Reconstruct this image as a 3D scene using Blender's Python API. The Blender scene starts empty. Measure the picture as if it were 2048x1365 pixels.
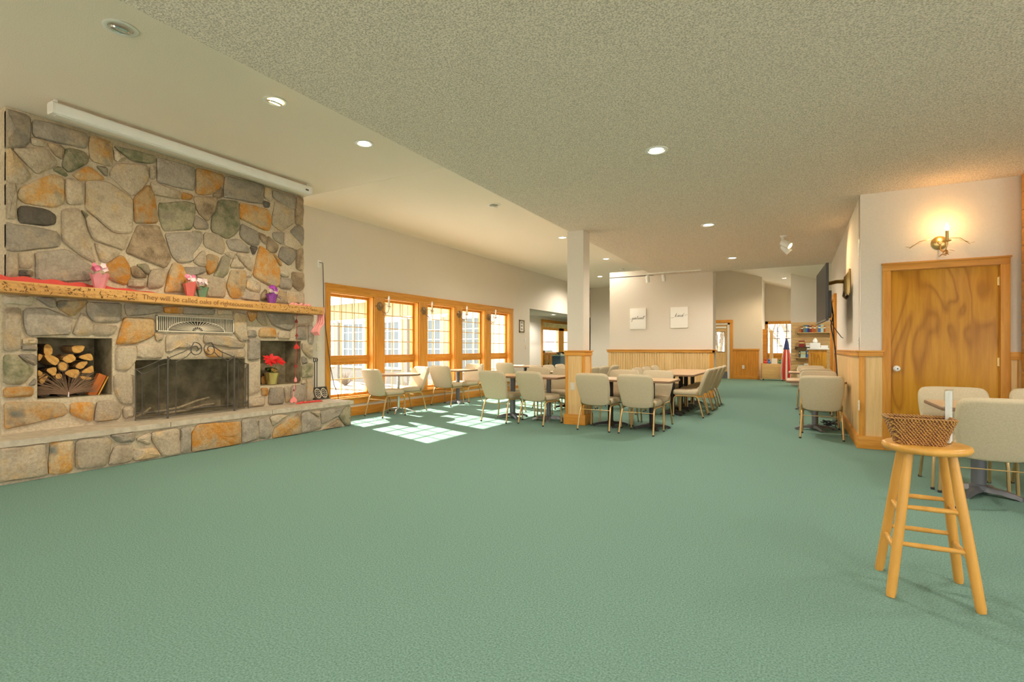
import bpy, bmesh, math, random
from math import sin, cos, pi, radians, atan2, hypot, sqrt
from mathutils import Vector, Matrix

# ------------------------------------------------------------------ camera, world, sun, exposure
scene = bpy.context.scene
COL = scene.collection
YAW = 0.50377            # the camera looks 28.9 degrees to the left of the long wall's direction
FPX, Y0, EYE = 1030.3, 697.0, 1.2

cam_d = bpy.data.cameras.new('camera')
cam_d.sensor_width = 36.0
cam_d.lens = 36.0 * FPX / 2048.0
cam_d.shift_y = (Y0 - 682.5) / 2048.0
cam_d.clip_start, cam_d.clip_end = 0.05, 200
cam = bpy.data.objects.new('camera', cam_d)
cam.location = (0, 0, EYE)
cam.rotation_euler = (pi / 2, 0, YAW)
COL.objects.link(cam)
scene.camera = cam

world = bpy.data.worlds.new('world'); scene.world = world
world.use_nodes = True
bg = world.node_tree.nodes['Background']
bg.inputs['Color'].default_value = (0.98, 0.985, 1.0, 1)
bg.inputs['Strength'].default_value = 1.95

sun_d = bpy.data.lights.new('sun', 'SUN')
sun_d.energy = 12.0; sun_d.angle = radians(0.6); sun_d.color = (1.0, 0.93, 0.80)
sun = bpy.data.objects.new('sun', sun_d)
sun.rotation_euler = Vector((1.42, -0.50, -1.0)).to_track_quat('-Z', 'Y').to_euler()
sun.location = (-20, 10, 15)
COL.objects.link(sun)

scene.view_settings.view_transform = 'Standard'
scene.view_settings.look = 'None'
scene.view_settings.gamma = 1.0
scene.view_settings.use_curve_mapping = False
scene.view_settings.exposure = 1.42
scene.cycles.use_denoising = True
scene.cycles.max_bounces = 10
scene.cycles.diffuse_bounces = 7
scene.cycles.transparent_max_bounces = 24
scene.cycles.sample_clamp_indirect = 6.0
LAMP = 1.0

# ------------------------------------------------------------------ photo pixel -> point on a real plane
_s, _c = sin(YAW), cos(YAW)
def ray(x, y):
    u = (x - 1024) / FPX
    return (-_s + u * _c, _c + u * _s, (Y0 - y) / FPX)
def onX(x, y, X):
    d = ray(x, y); t = X / d[0]
    return Vector((X, d[1] * t, EYE + d[2] * t))
def onY(x, y, Y):
    d = ray(x, y); t = Y / d[1]
    return Vector((d[0] * t, Y, EYE + d[2] * t))

# ------------------------------------------------------------------ materials
M = {}
def new_mat(name):
    m = bpy.data.materials.new(name); m.use_nodes = True
    nt = m.node_tree
    return m, nt, nt.nodes['Principled BSDF']
def node(nt, t, **kw):
    n = nt.nodes.new(t)
    for k, v in kw.items():
        if k in n.inputs: n.inputs[k].default_value = v
        else: setattr(n, k, v)
    return n
def rgba(c): return (c[0], c[1], c[2], 1.0)
def coords(nt, scale=(1, 1, 1), space='Object'):
    tc = node(nt, 'ShaderNodeTexCoord'); mp = node(nt, 'ShaderNodeMapping')
    mp.inputs['Scale'].default_value = scale
    nt.links.new(tc.outputs[space], mp.inputs['Vector'])
    return mp.outputs['Vector']
def ramp(nt, fac, stops):
    r = node(nt, 'ShaderNodeValToRGB')
    el = r.color_ramp.elements
    while len(el) < len(stops): el.new(0.5)
    for e, (p, c) in zip(el, stops):
        e.position = p; e.color = rgba(c)
    nt.links.new(fac, r.inputs['Fac'])
    return r.outputs['Color']
def plain(name, c, rough=0.6, metal=0.0, spec=0.5, emit=None, estr=0.0):
    m, nt, b = new_mat(name)
    b.inputs['Base Color'].default_value = rgba(c)
    b.inputs['Roughness'].default_value = rough
    b.inputs['Metallic'].default_value = metal
    b.inputs['Specular IOR Level'].default_value = spec
    if emit:
        b.inputs['Emission Color'].default_value = rgba(emit)
        b.inputs['Emission Strength'].default_value = estr
    M[name] = m; return m
def speckle(name, c1, c2, scale, rough=0.9, bump=0.0, bdist=0.01, detail=3.0, spec=0.3, stretch=(1, 1, 1), lo=0.35, hi=0.65, bscale=None):
    m, nt, b = new_mat(name)
    v = coords(nt, stretch)
    n = node(nt, 'ShaderNodeTexNoise', Scale=scale, Detail=detail, Roughness=0.6)
    nt.links.new(v, n.inputs['Vector'])
    nt.links.new(ramp(nt, n.outputs['Fac'], [(lo, c1), (hi, c2)]), b.inputs['Base Color'])
    b.inputs['Roughness'].default_value = rough
    b.inputs['Specular IOR Level'].default_value = spec
    if bump:
        src = n
        if bscale:
            src = node(nt, 'ShaderNodeTexNoise', Scale=bscale, Detail=2.0); nt.links.new(v, src.inputs['Vector'])
        bp = node(nt, 'ShaderNodeBump', Strength=bump, Distance=bdist)
        nt.links.new(src.outputs['Fac'], bp.inputs['Height']); nt.links.new(bp.outputs['Normal'], b.inputs['Normal'])
    M[name] = m; return m
def wood(name, c1, c2, axis='Z', scale=1.0, rough=0.42, c3=None, figure=0.0):
    """long grain along the axis given (object space)"""
    m, nt, b = new_mat(name)
    st = {'X': (1.1, 16, 16), 'Y': (16, 1.1, 16), 'Z': (16, 16, 1.1)}[axis]
    v = coords(nt, tuple(s * scale for s in st))
    n1 = node(nt, 'ShaderNodeTexNoise', Scale=1.6, Detail=5.0, Roughness=0.62, Distortion=0.6)
    nt.links.new(v, n1.inputs['Vector'])
    col = ramp(nt, n1.outputs['Fac'], [(0.30, c1), (0.62, c2)] if c3 is None else [(0.25, c1), (0.5, c2), (0.75, c3)])
    if figure:
        v2 = coords(nt, {'X': (.55, 1.9, 1.9), 'Y': (1.9, .55, 1.9), 'Z': (1.9, 1.9, .55)}[axis])
        w = node(nt, 'ShaderNodeTexNoise', Scale=1.1, Detail=1.0, Distortion=1.5); nt.links.new(v2, w.inputs['Vector'])
        ml = node(nt, 'ShaderNodeMath', operation='MULTIPLY'); ml.inputs[1].default_value = 34.0; nt.links.new(w.outputs['Fac'], ml.inputs[0])
        sn = node(nt, 'ShaderNodeMath', operation='SINE'); nt.links.new(ml.outputs[0], sn.inputs[0])
        ab = node(nt, 'ShaderNodeMath', operation='MULTIPLY_ADD'); ab.inputs[1].default_value = 0.5; ab.inputs[2].default_value = 0.5; nt.links.new(sn.outputs[0], ab.inputs[0])
        mx = node(nt, 'ShaderNodeMix', data_type='RGBA', blend_type='MULTIPLY'); mx.inputs[0].default_value = figure
        nt.links.new(col, mx.inputs[6])
        nt.links.new(ramp(nt, ab.outputs[0], [(0.0, (0.55, 0.42, 0.30)), (0.12, (0.78, 0.68, 0.58)), (0.6, (1, 1, 1))]), mx.inputs[7])
        col = mx.outputs[2]
    nt.links.new(col, b.inputs['Base Color'])
    b.inputs['Roughness'].default_value = rough
    b.inputs['Specular IOR Level'].default_value = 0.25
    M[name] = m; return m
def patchy(name, base, patch, patch2, scale=7.0, rough=0.85, amt=0.55):
    """a field stone: base colour, stained patches, a random shift from stone to stone"""
    m, nt, b = new_mat(name)
    oi = node(nt, 'ShaderNodeObjectInfo')
    tc = node(nt, 'ShaderNodeTexCoord')
    add = node(nt, 'ShaderNodeVectorMath', operation='ADD')
    mul = node(nt, 'ShaderNodeMath', operation='MULTIPLY'); mul.inputs[1].default_value = 37.0
    nt.links.new(oi.outputs['Random'], mul.inputs[0])
    nt.links.new(tc.outputs['Object'], add.inputs[0]); nt.links.new(mul.outputs[0], add.inputs[1])
    n1 = node(nt, 'ShaderNodeTexNoise', Scale=scale, Detail=4.0, Roughness=0.6); nt.links.new(add.outputs[0], n1.inputs['Vector'])
    n2 = node(nt, 'ShaderNodeTexNoise', Scale=scale * 0.7, Detail=2.0); 
    add2 = node(nt, 'ShaderNodeVectorMath', operation='ADD'); add2.inputs[1].default_value = (11.3, 4.1, 7.7)
    nt.links.new(add.outputs[0], add2.inputs[0]); nt.links.new(add2.outputs[0], n2.inputs['Vector'])
    n3 = node(nt, 'ShaderNodeTexNoise', Scale=45.0, Detail=6.0, Roughness=0.7); nt.links.new(add.outputs[0], n3.inputs['Vector'])
    m1 = node(nt, 'ShaderNodeMix', data_type='RGBA'); m1.inputs[6].default_value = rgba(base); m1.inputs[7].default_value = rgba(patch)
    r1 = node(nt, 'ShaderNodeMapRange'); r1.inputs[1].default_value = amt - 0.08; r1.inputs[2].default_value = amt + 0.12
    nt.links.new(n1.outputs['Fac'], r1.inputs[0]); nt.links.new(r1.outputs[0], m1.inputs[0])
    m2 = node(nt, 'ShaderNodeMix', data_type='RGBA'); m2.inputs[7].default_value = rgba(patch2)
    r2 = node(nt, 'ShaderNodeMapRange'); r2.inputs[1].default_value = 0.54; r2.inputs[2].default_value = 0.68
    nt.links.new(n2.outputs['Fac'], r2.inputs[0]); nt.links.new(r2.outputs[0], m2.inputs[0]); nt.links.new(m1.outputs[2], m2.inputs[6])
    m3 = node(nt, 'ShaderNodeMix', data_type='RGBA', blend_type='MULTIPLY'); m3.inputs[0].default_value = 0.75
    nt.links.new(m2.outputs[2], m3.inputs[6])
    nt.links.new(ramp(nt, n3.outputs['Fac'], [(0.3, (0.66, 0.64, 0.62)), (0.62, (1.08, 1.07, 1.05))]), m3.inputs[7])
    hv = node(nt, 'ShaderNodeHueSaturation'); 
    r3 = node(nt, 'ShaderNodeMapRange'); r3.inputs[3].default_value = 0.82; r3.inputs[4].default_value = 1.16
    nt.links.new(oi.outputs['Random'], r3.inputs[0]); nt.links.new(r3.outputs[0], hv.inputs['Value']); nt.links.new(m3.outputs[2], hv.inputs['Color'])
    nt.links.new(hv.outputs['Color'], b.inputs['Base Color'])
    bp = node(nt, 'ShaderNodeBump', Strength=0.85, Distance=0.022)
    n4 = node(nt, 'ShaderNodeTexNoise', Scale=16.0, Detail=7.0, Roughness=0.65); nt.links.new(add.outputs[0], n4.inputs['Vector'])
    nt.links.new(n4.outputs['Fac'], bp.inputs['Height']); nt.links.new(bp.outputs['Normal'], b.inputs['Normal'])
    b.inputs['Roughness'].default_value = rough; b.inputs['Specular IOR Level'].default_value = 0.25
    M[name] = m; return m
def glassy(name, tint=(1, 1, 1), gloss=0.06):
    m = bpy.data.materials.new(name); m.use_nodes = True; nt = m.node_tree
    nt.nodes.remove(nt.nodes['Principled BSDF'])
    out = nt.nodes['Material Output']
    tr = node(nt, 'ShaderNodeBsdfTransparent'); tr.inputs['Color'].default_value = rgba(tint)
    gl = node(nt, 'ShaderNodeBsdfGlossy'); gl.inputs['Roughness'].default_value = 0.03
    mx = node(nt, 'ShaderNodeMixShader'); mx.inputs[0].default_value = gloss
    nt.links.new(tr.outputs[0], mx.inputs[1]); nt.links.new(gl.outputs[0], mx.inputs[2]); nt.links.new(mx.outputs[0], out.inputs['Surface'])
    M[name] = m; return m

OAK1, OAK2 = (0.50, 0.195, 0.022), (0.66, 0.30, 0.048)
for ax in 'XYZ':
    wood('oak_' + ax, OAK1, OAK2, ax)
    wood('pale_oak_' + ax, (0.60, 0.375, 0.145), (0.74, 0.50, 0.225), ax, rough=0.5)
wood('door_veneer', (0.47, 0.200, 0.012), (0.59, 0.275, 0.020), 'Z', 0.8, rough=0.35, figure=0.62)
wood('mantel_oak', (0.46, 0.225, 0.06), (0.66, 0.37, 0.12), 'Y', 0.9, rough=0.55)
wood('stool_wood', (0.54, 0.265, 0.050), (0.64, 0.33, 0.072), 'Z', 0.6, rough=0.3)
wood('table_laminate', (0.50, 0.32, 0.17), (0.60, 0.40, 0.22), 'X', 0.7, rough=0.32)
plain('table_edge', (0.22, 0.12, 0.06), 0.5)
speckle('carpet', (0.105, 0.194, 0.150), (0.212, 0.332, 0.278), 120.0, rough=1.0, bump=0.9, bdist=0.006, spec=0.05, lo=0.34, hi=0.66)
speckle('wall_paint', (0.655, 0.575, 0.470), (0.68, 0.60, 0.495), 60.0, rough=0.85, bump=0.04, bdist=0.002)
speckle('ceiling_smooth', (0.83, 0.715, 0.59), (0.90, 0.79, 0.665), 110.0, rough=0.95, bump=0.35, bdist=0.004, spec=0.1)
speckle('ceiling_stipple', (0.52, 0.43, 0.345), (0.90, 0.76, 0.63), 95.0, rough=0.95, bump=0.8, bdist=0.006, spec=0.1, lo=0.36, hi=0.60, detail=2.0)
speckle('mortar', (0.47, 0.38, 0.25), (0.60, 0.50, 0.35), 40.0, rough=0.95, bump=0.6, bdist=0.006, spec=0.1)
speckle('slab_stone', (0.42, 0.35, 0.25), (0.55, 0.47, 0.35), 14.0, rough=0.7, bump=0.4, bdist=0.006, detail=6.0)
patchy('stone_grey', (0.365, 0.310, 0.235), (0.27, 0.23, 0.175), (0.45, 0.35, 0.235))
patchy('stone_tan', (0.50, 0.405, 0.28), (0.40, 0.315, 0.215), (0.55, 0.395, 0.215))
patchy('stone_orange', (0.52, 0.345, 0.165), (0.53, 0.235, 0.042), (0.42, 0.32, 0.19), amt=0.49)
patchy('stone_green', (0.38, 0.325, 0.205), (0.19, 0.185, 0.095), (0.28, 0.235, 0.16), amt=0.5)
patchy('stone_dark', (0.15, 0.125, 0.095), (0.10, 0.085, 0.065), (0.24, 0.18, 0.11))
patchy('stone_brown', (0.36, 0.265, 0.165), (0.22, 0.155, 0.09), (0.47, 0.35, 0.21), amt=0.5)
patchy('stone_mixed', (0.53, 0.40, 0.235), (0.57, 0.30, 0.08), (0.21, 0.20, 0.155), amt=0.5)
patchy('stone_pale', (0.62, 0.535, 0.39), (0.56, 0.47, 0.33), (0.64, 0.53, 0.36))
speckle('soot', (0.10, 0.078, 0.044), (0.34, 0.26, 0.15), 5.0, rough=0.9, detail=6.0, bump=0.3, bdist=0.01)
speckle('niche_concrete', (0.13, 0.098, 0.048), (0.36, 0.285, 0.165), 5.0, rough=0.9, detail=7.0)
speckle('upholstery', (0.48, 0.395, 0.255), (0.545, 0.45, 0.305), 90.0, rough=0.95, bump=0.12, bdist=0.002, spec=0.1)
plain('gold_metal', (0.52, 0.35, 0.15), 0.40, 0.8)
plain('brass', (0.62, 0.42, 0.16), 0.32, 0.9)
plain('bronze', (0.30, 0.20, 0.10), 0.45, 0.8)
plain('black_metal', (0.025, 0.022, 0.02), 0.5, 0.3)
plain('iron', (0.10, 0.085, 0.065), 0.55, 0.5)
plain('grey_metal', (0.16, 0.16, 0.17), 0.4, 0.5)
plain('chrome', (0.75, 0.75, 0.75), 0.15, 1.0)
plain('rubber', (0.02, 0.02, 0.02), 0.8)
plain('white_enamel', (0.78, 0.76, 0.70), 0.4)
plain('white_plastic', (0.75, 0.72, 0.64), 0.5)
plain('ivory_plate', (0.66, 0.58, 0.42), 0.5)
plain('slot_dark', (0.08, 0.07, 0.06), 0.8)
plain('white_window', (0.85, 0.84, 0.80), 0.5)
plain('grille_cream', (0.60, 0.52, 0.38), 0.5)
plain('hole_dark', (0.03, 0.022, 0.014), 0.9)
plain('canvas_white', (0.82, 0.77, 0.68), 0.9)
plain('ink', (0.08, 0.075, 0.07), 0.8)
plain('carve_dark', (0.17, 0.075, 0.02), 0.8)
plain('screen_black', (0.008, 0.009, 0.011), 0.3, spec=0.04)
plain('tv_case', (0.05, 0.045, 0.04), 0.4)
plain('cable_black', (0.03, 0.03, 0.035), 0.6)
plain('red_cloth', (0.62, 0.07, 0.05), 0.8)
plain('pink_tulle', (0.85, 0.36, 0.32), 0.9)
plain('red_felt', (0.60, 0.03, 0.02), 0.8)
plain('dark_red', (0.28, 0.03, 0.02), 0.8)
plain('pink_felt', (0.85, 0.28, 0.25), 0.8)
plain('red_petal', (0.72, 0.015, 0.012), 0.6)
plain('pink_petal', (0.80, 0.22, 0.34), 0.6)
plain('pale_petal', (0.85, 0.68, 0.66), 0.6)
plain('purple_petal', (0.36, 0.04, 0.34), 0.6)
plain('leaf_green', (0.16, 0.26, 0.04), 0.6)
plain('leaf_dark', (0.045, 0.10, 0.02), 0.6)
plain('foil_gold', (0.62, 0.48, 0.16), 0.32, 0.7)
plain('foil_pink', (0.72, 0.25, 0.27), 0.45, 0.1)
plain('foil_red', (0.66, 0.13, 0.10), 0.45, 0.1)
plain('foil_green', (0.15, 0.24, 0.13), 0.45, 0.1)
plain('foil_purple', (0.24, 0.05, 0.27), 0.45, 0.1)
speckle('log_end', (0.55, 0.27, 0.06), (0.68, 0.38, 0.11), 22.0, rough=0.8, detail=4.0)
speckle('log_bark', (0.07, 0.045, 0.028), (0.20, 0.13, 0.075), 18.0, rough=0.95, bump=0.6, bdist=0.01, detail=5.0)
speckle('log_side', (0.30, 0.17, 0.07), (0.45, 0.27, 0.11), 18.0, rough=0.9, detail=5.0)
plain('twig', (0.27, 0.16, 0.09), 0.9)
wood('red_block', (0.42, 0.10, 0.02), (0.52, 0.15, 0.03), 'Z')
wood('orange_block', (0.70, 0.33, 0.05), (0.76, 0.40, 0.08), 'Z')
speckle('stick_bark', (0.30, 0.22, 0.13), (0.46, 0.36, 0.22), 30.0)
glassy('window_glass', (0.97, 0.985, 0.975), 0.04)
glassy('acrylic', (0.97, 0.975, 0.965), 0.07)
plain('paper', (0.80, 0.79, 0.75), 0.9)
plain('lamp_lit', (1, 1, 1), 0.5, emit=(1.0, 0.93, 0.82), estr=5.0)
plain('lamp_warm', (1, 1, 1), 0.5, emit=(1.0, 0.72, 0.34), estr=6.0)
plain('lamp_off', (0.62, 0.62, 0.55), 0.25)
plain('bulb_glass', (0.80, 0.80, 0.78), 0.1)
plain('bulb_lit', (1, 1, 1), 0.5, emit=(1.0, 0.70, 0.34), estr=40.0)

# ------------------------------------------------------------------ mesh helpers
class MB:
    """collects shapes; build() links them as ONE mesh object"""
    def __init__(s): s.v = []; s.f = []; s.mi = []; s.cur = 0
    def use(s, i): s.cur = i; return s
    def add(s, vs, fs):
        o = len(s.v); s.v += [tuple(p) for p in vs]
        for f in fs: s.f.append(tuple(o + i for i in f)); s.mi.append(s.cur)
        return s
    def box(s, x0, x1, y0, y1, z0, z1):
        vs = [(x0, y0, z0), (x1, y0, z0), (x1, y1, z0), (x0, y1, z0), (x0, y0, z1), (x1, y0, z1), (x1, y1, z1), (x0, y1, z1)]
        return s.add(vs, [(0, 3, 2, 1), (4, 5, 6, 7), (0, 1, 5, 4), (1, 2, 6, 5), (2, 3, 7, 6), (3, 0, 4, 7)])
    def cbox(s, c, size, R=None):
        hx, hy, hz_ = size[0] / 2, size[1] / 2, size[2] / 2
        vs = [Vector((a * hx, b * hy, d * hz_)) for d in (-1, 1) for a, b in ((-1, -1), (1, -1), (1, 1), (-1, 1))]
        if R is not None: vs = [R @ p for p in vs]
        vs = [p + Vector(c) for p in vs]
        return s.add(vs, [(0, 3, 2, 1), (4, 5, 6, 7), (0, 1, 5, 4), (1, 2, 6, 5), (2, 3, 7, 6), (3, 0, 4, 7)])
    def tube(s, pts, r, n=8, caps=True):
        pts = [Vector(p) for p in pts]; k = len(pts)
        rs = list(r) if isinstance(r, (list, tuple)) else [r] * k
        up = None; rings = []
        for i in range(k):
            t = (pts[min(i + 1, k - 1)] - pts[max(i - 1, 0)]); t = t.normalized() if t.length > 1e-9 else Vector((0, 0, 1))
            if up is None:
                up = Vector((0, 0, 1)) if abs(t.z) < 0.9 else Vector((1, 0, 0))
            a = t.cross(up)
            if a.length < 1e-6: a = t.orthogonal()
            a.normalize(); b = a.cross(t).normalized(); up = b
            rings.append([pts[i] + (a * cos(2 * pi * j / n) + b * sin(2 * pi * j / n)) * rs[i] for j in range(n)])
        vs = [p for rg in rings for p in rg]; fs = []
        for i in range(k - 1):
            for j in range(n):
                q = (j + 1) % n
                fs.append((i * n + j, i * n + q, (i + 1) * n + q, (i + 1) * n + j))
        if caps: fs += [tuple(range(n - 1, -1, -1)), tuple((k - 1) * n + j for j in range(n))]
        return s.add(vs, fs)
    def lathe(s, prof, c=(0, 0, 0), n=24, R=None, closed=True):
        """prof: (radius, z) list turned about the local z axis"""
        c = Vector(c); vs = []
        for r, z in prof:
            for j in range(n):
                p = Vector((r * cos(2 * pi * j / n), r * sin(2 * pi * j / n), z))
                vs.append((R @ p if R is not None else p) + c)
        fs = []
        for i in range(len(prof) - 1):
            for j in range(n):
                q = (j + 1) % n
                fs.append((i * n + j, i * n + q, (i + 1) * n + q, (i + 1) * n + j))
        if closed: fs += [tuple(range(n - 1, -1, -1)), tuple((len(prof) - 1) * n + j for j in range(n))]
        return s.add(vs, fs)
    def prism(s, poly, f0, f1):
        """poly: 2-D points; f0/f1 map a 2-D point to 3-D for the two ends"""
        n = len(poly); vs = [f0(p) for p in poly] + [f1(p) for p in poly]
        fs = [tuple(range(n - 1, -1, -1)), tuple(range(n, 2 * n))]
        fs += [(i, (i + 1) % n, n + (i + 1) % n, n + i) for i in range(n)]
        return s.add(vs, fs)
    def build(s, name, mats, parent=None, smooth=False, bevel=0.0, angle=40):
        me = bpy.data.meshes.new(name); me.from_pydata(s.v, [], s.f)
        if not isinstance(mats, (list, tuple)): mats = [mats]
        for m in mats: me.materials.append(M[m] if isinstance(m, str) else m)
        if len(mats) > 1: me.polygons.foreach_set('material_index', s.mi)
        bm = bmesh.new(); bm.from_mesh(me)
        bmesh.ops.recalc_face_normals(bm, faces=bm.faces)
        if bevel:
            es = [e for e in bm.edges if len(e.link_faces) == 2 and e.calc_face_angle(0) > 0.6]
            bmesh.ops.bevel(bm, geom=es, offset=bevel, segments=2, profile=0.6, affect='EDGES', clamp_overlap=True)
        bm.to_mesh(me); bm.free()
        if smooth or bevel:
            for p in me.polygons: p.use_smooth = True
            me.set_sharp_from_angle(angle=radians(angle))
        o = bpy.data.objects.new(name, me); COL.objects.link(o)
        if parent is not None: o.parent = parent
        return o
def thing(name, label, cat, loc=(0, 0, 0), rz=0.0, group=None):
    o = bpy.data.objects.new(name, None); COL.objects.link(o)
    o.empty_display_size = 0.1
    o.location = loc; o.rotation_euler = (0, 0, rz)
    o['label'] = label; o['category'] = cat
    if group: o['group'] = group
    return o
def tag(o, label, cat, group=None):
    o['label'] = label; o['category'] = cat
    if group: o['group'] = group
    return o
def struct(o, label=None):
    o['kind'] = 'structure'
    if label: o['label'] = label
    return o
def sgroup(name, label):
    o = bpy.data.objects.new(name, None); COL.objects.link(o); o['kind'] = 'structure'; o['label'] = label
    return o
def copy_tree(o, parent=None):
    c = o.copy(); COL.objects.link(c); c.parent = parent
    for ch in [x for x in bpy.data.objects if x.parent == o]:
        copy_tree(ch, c)
    return c
def text_obj(name, body, size, mat, parent, mw, depth=0.001, shear=0.0, ax='CENTER'):
    cu = bpy.data.curves.new(name, 'FONT'); cu.body = body; cu.size = size; cu.extrude = depth
    cu.align_x = ax; cu.align_y = 'CENTER'; cu.shear = shear
    cu.materials.append(M[mat])
    t = bpy.data.objects.new(name, cu); COL.objects.link(t)
    bpy.context.view_layer.update()
    me = bpy.data.meshes.new_from_object(t.evaluated_get(bpy.context.evaluated_depsgraph_get()))
    bpy.data.objects.remove(t)
    o = bpy.data.objects.new(name, me); COL.objects.link(o); o.parent = parent
    o.matrix_local = mw
    return o
def frame_axes(ex, ey, ez, origin):
    m = Matrix.Identity(4)
    for i, e in enumerate((ex, ey, ez)):
        for j in range(3): m[j][i] = e[j]
    for j in range(3): m[j][3] = origin[j]
    return m
def chaikin(poly, times=1, cut=0.22):
    for _ in range(times):
        q = []
        for i in range(len(poly)):
            a, b = Vector(poly[i]), Vector(poly[(i + 1) % len(poly)])
            q += [a * (1 - cut) + b * cut, a * cut + b * (1 - cut)]
        poly = q
    return poly
def rrect(w, h, r, n=4, cx=0.0, cy=0.0):
    p = []
    for sx, sy, a0 in ((1, 1, 0), (-1, 1, 90), (-1, -1, 180), (1, -1, 270)):
        for k in range(n + 1):
            a = radians(a0 + 90 * k / n)
            p.append((cx + sx * (w / 2 - r) + r * cos(a), cy + sy * (h / 2 - r) + r * sin(a)))
    return p
# ------------------------------------------------------------------ the setting: room shell
XW = -6.9            # inner face of the window wall
HL, HR = 3.5, 3.05   # ceiling of the window side, lower ceiling of the main side
XE = -3.15           # edge where the ceiling drops
YD, XT, YP = 7.46, 0.68, 13.2   # door wall, television wall, partition with the canvases

struct(MB().box(-7.06, 5.4, -4.7, 25.0, -0.12, 0.0).box(-12.2, -7.06, 14.5, 28.2, -0.12, 0.0).box(-8.4, -7.06, 13.5, 14.5, -0.12, 0.0).build('floor', 'carpet'), 'green loop carpet across the whole hall')
struct(MB().box(-7.06, XE, -4.7, 18.9, HL, HL + 0.12).build('ceiling', 'ceiling_smooth'), 'smooth cream ceiling above the fireplace and windows')
struct(MB().box(XE, 5.4, -4.7, 13.25, HR, HR + 0.12).build('ceiling', 'ceiling_stipple'), 'lower stippled ceiling over the open carpet')
struct(MB().box(XE, XE + 0.1, -4.7, 13.25, HR + 0.11, HL + 0.1).build('wall_step', 'ceiling_smooth'))
# raised seam strips on the smooth ceiling
struct(MB().box(XW, XE, 5.31, 5.36, HL - 0.004, HL + 0.01).build('trim_5', 'ceiling_smooth'))
def slope_z(x): return 3.95 - 0.3 * (x + 1.25)
m = MB(); a, b = XE - 0.1, 3.6
m.add([(a, 13.2, slope_z(a)), (b, 13.2, slope_z(b)), (b, 24.6, slope_z(b)), (a, 24.6, slope_z(a)),
       (a, 13.2, slope_z(a) + .12), (b, 13.2, slope_z(b) + .12), (b, 24.6, slope_z(b) + .12), (a, 24.6, slope_z(a) + .12)],
      [(0, 3, 2, 1), (4, 5, 6, 7), (0, 1, 5, 4), (1, 2, 6, 5), (2, 3, 7, 6), (3, 0, 4, 7)])
struct(m.build('ceiling', 'ceiling_smooth'), 'sloped ceiling of the room beyond the partition')
struct(MB().box(XE, 3.6, 13.13, 13.25, HR + 0.1, 5.0).build('wall_bulkhead', 'wall_paint'))
struct(MB().box(XE - .1, XE, 13.6, 24.6, 0, 4.7).build('wall_inner', 'wall_paint'))
struct(MB().box(3.5, 3.6, 13.1, 24.6, 0, 3.2).build('wall_far_side', 'wall_paint'))

# window wall
WIN = [(6.14 + 1.307 * i, 6.14 + 1.307 * i + 1.03) for i in range(5)]
ZS, ZH = 0.33, 2.16
m = MB()
m.box(-7.06, XW, -4.7, 2.0, 0, HL).box(-7.06, XW, 5.42, WIN[0][0], 0, HL)
for i, (y0, y1) in enumerate(WIN):
    m.box(-7.06, XW, y0, y1, 0, ZS).box(-7.06, XW, y0, y1, ZH, HL)
    yn = WIN[i + 1][0] if i < 4 else 13.6
    m.box(-7.06, XW, y1, yn, 0, HL)
m.box(-7.06, XW, 13.6, 18.9, 2.375, HL)
wl = struct(m.build('wall_left', 'wall_paint'), 'long greige wall with five tall windows')
bb = MB().box(XW, XW + .018, 5.56, 13.6, 0, .155).build('baseboard_left', 'oak_Y', bevel=.004); struct(bb)

tr = sgroup('trim_1', 'golden oak casing around the five windows')
MB().box(XW, XW + .024, 6.04, 12.555, ZH - .005, 2.29).build('head_casing', 'oak_Y', tr, bevel=.003)
MB().box(XW, XW + .034, 6.03, 12.565, 2.272, 2.296).build('head_cap', 'oak_Y', tr, bevel=.003)
MB().box(XW, XW + .024, 6.04, WIN[0][0], .2, ZH).build('side_casing', 'oak_Z', tr, bevel=.003)
MB().box(XW, XW + .024, WIN[4][1], 12.555, .2, ZH).build('side_casing', 'oak_Z', tr, bevel=.003)
for i in range(4):
    MB().box(XW, XW + .024, WIN[i][1], WIN[i + 1][0], .32, ZH).build('mullion_board', 'oak_Z', tr, bevel=.003)
MB().box(XW - .005, XW + .05, 6.02, 12.575, .305, .33).build('sill', 'oak_Y', tr, bevel=.004)
MB().box(XW, XW + .022, 6.04, 12.555, .205, .305).build('apron', 'oak_Y', tr, bevel=.003)

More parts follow.
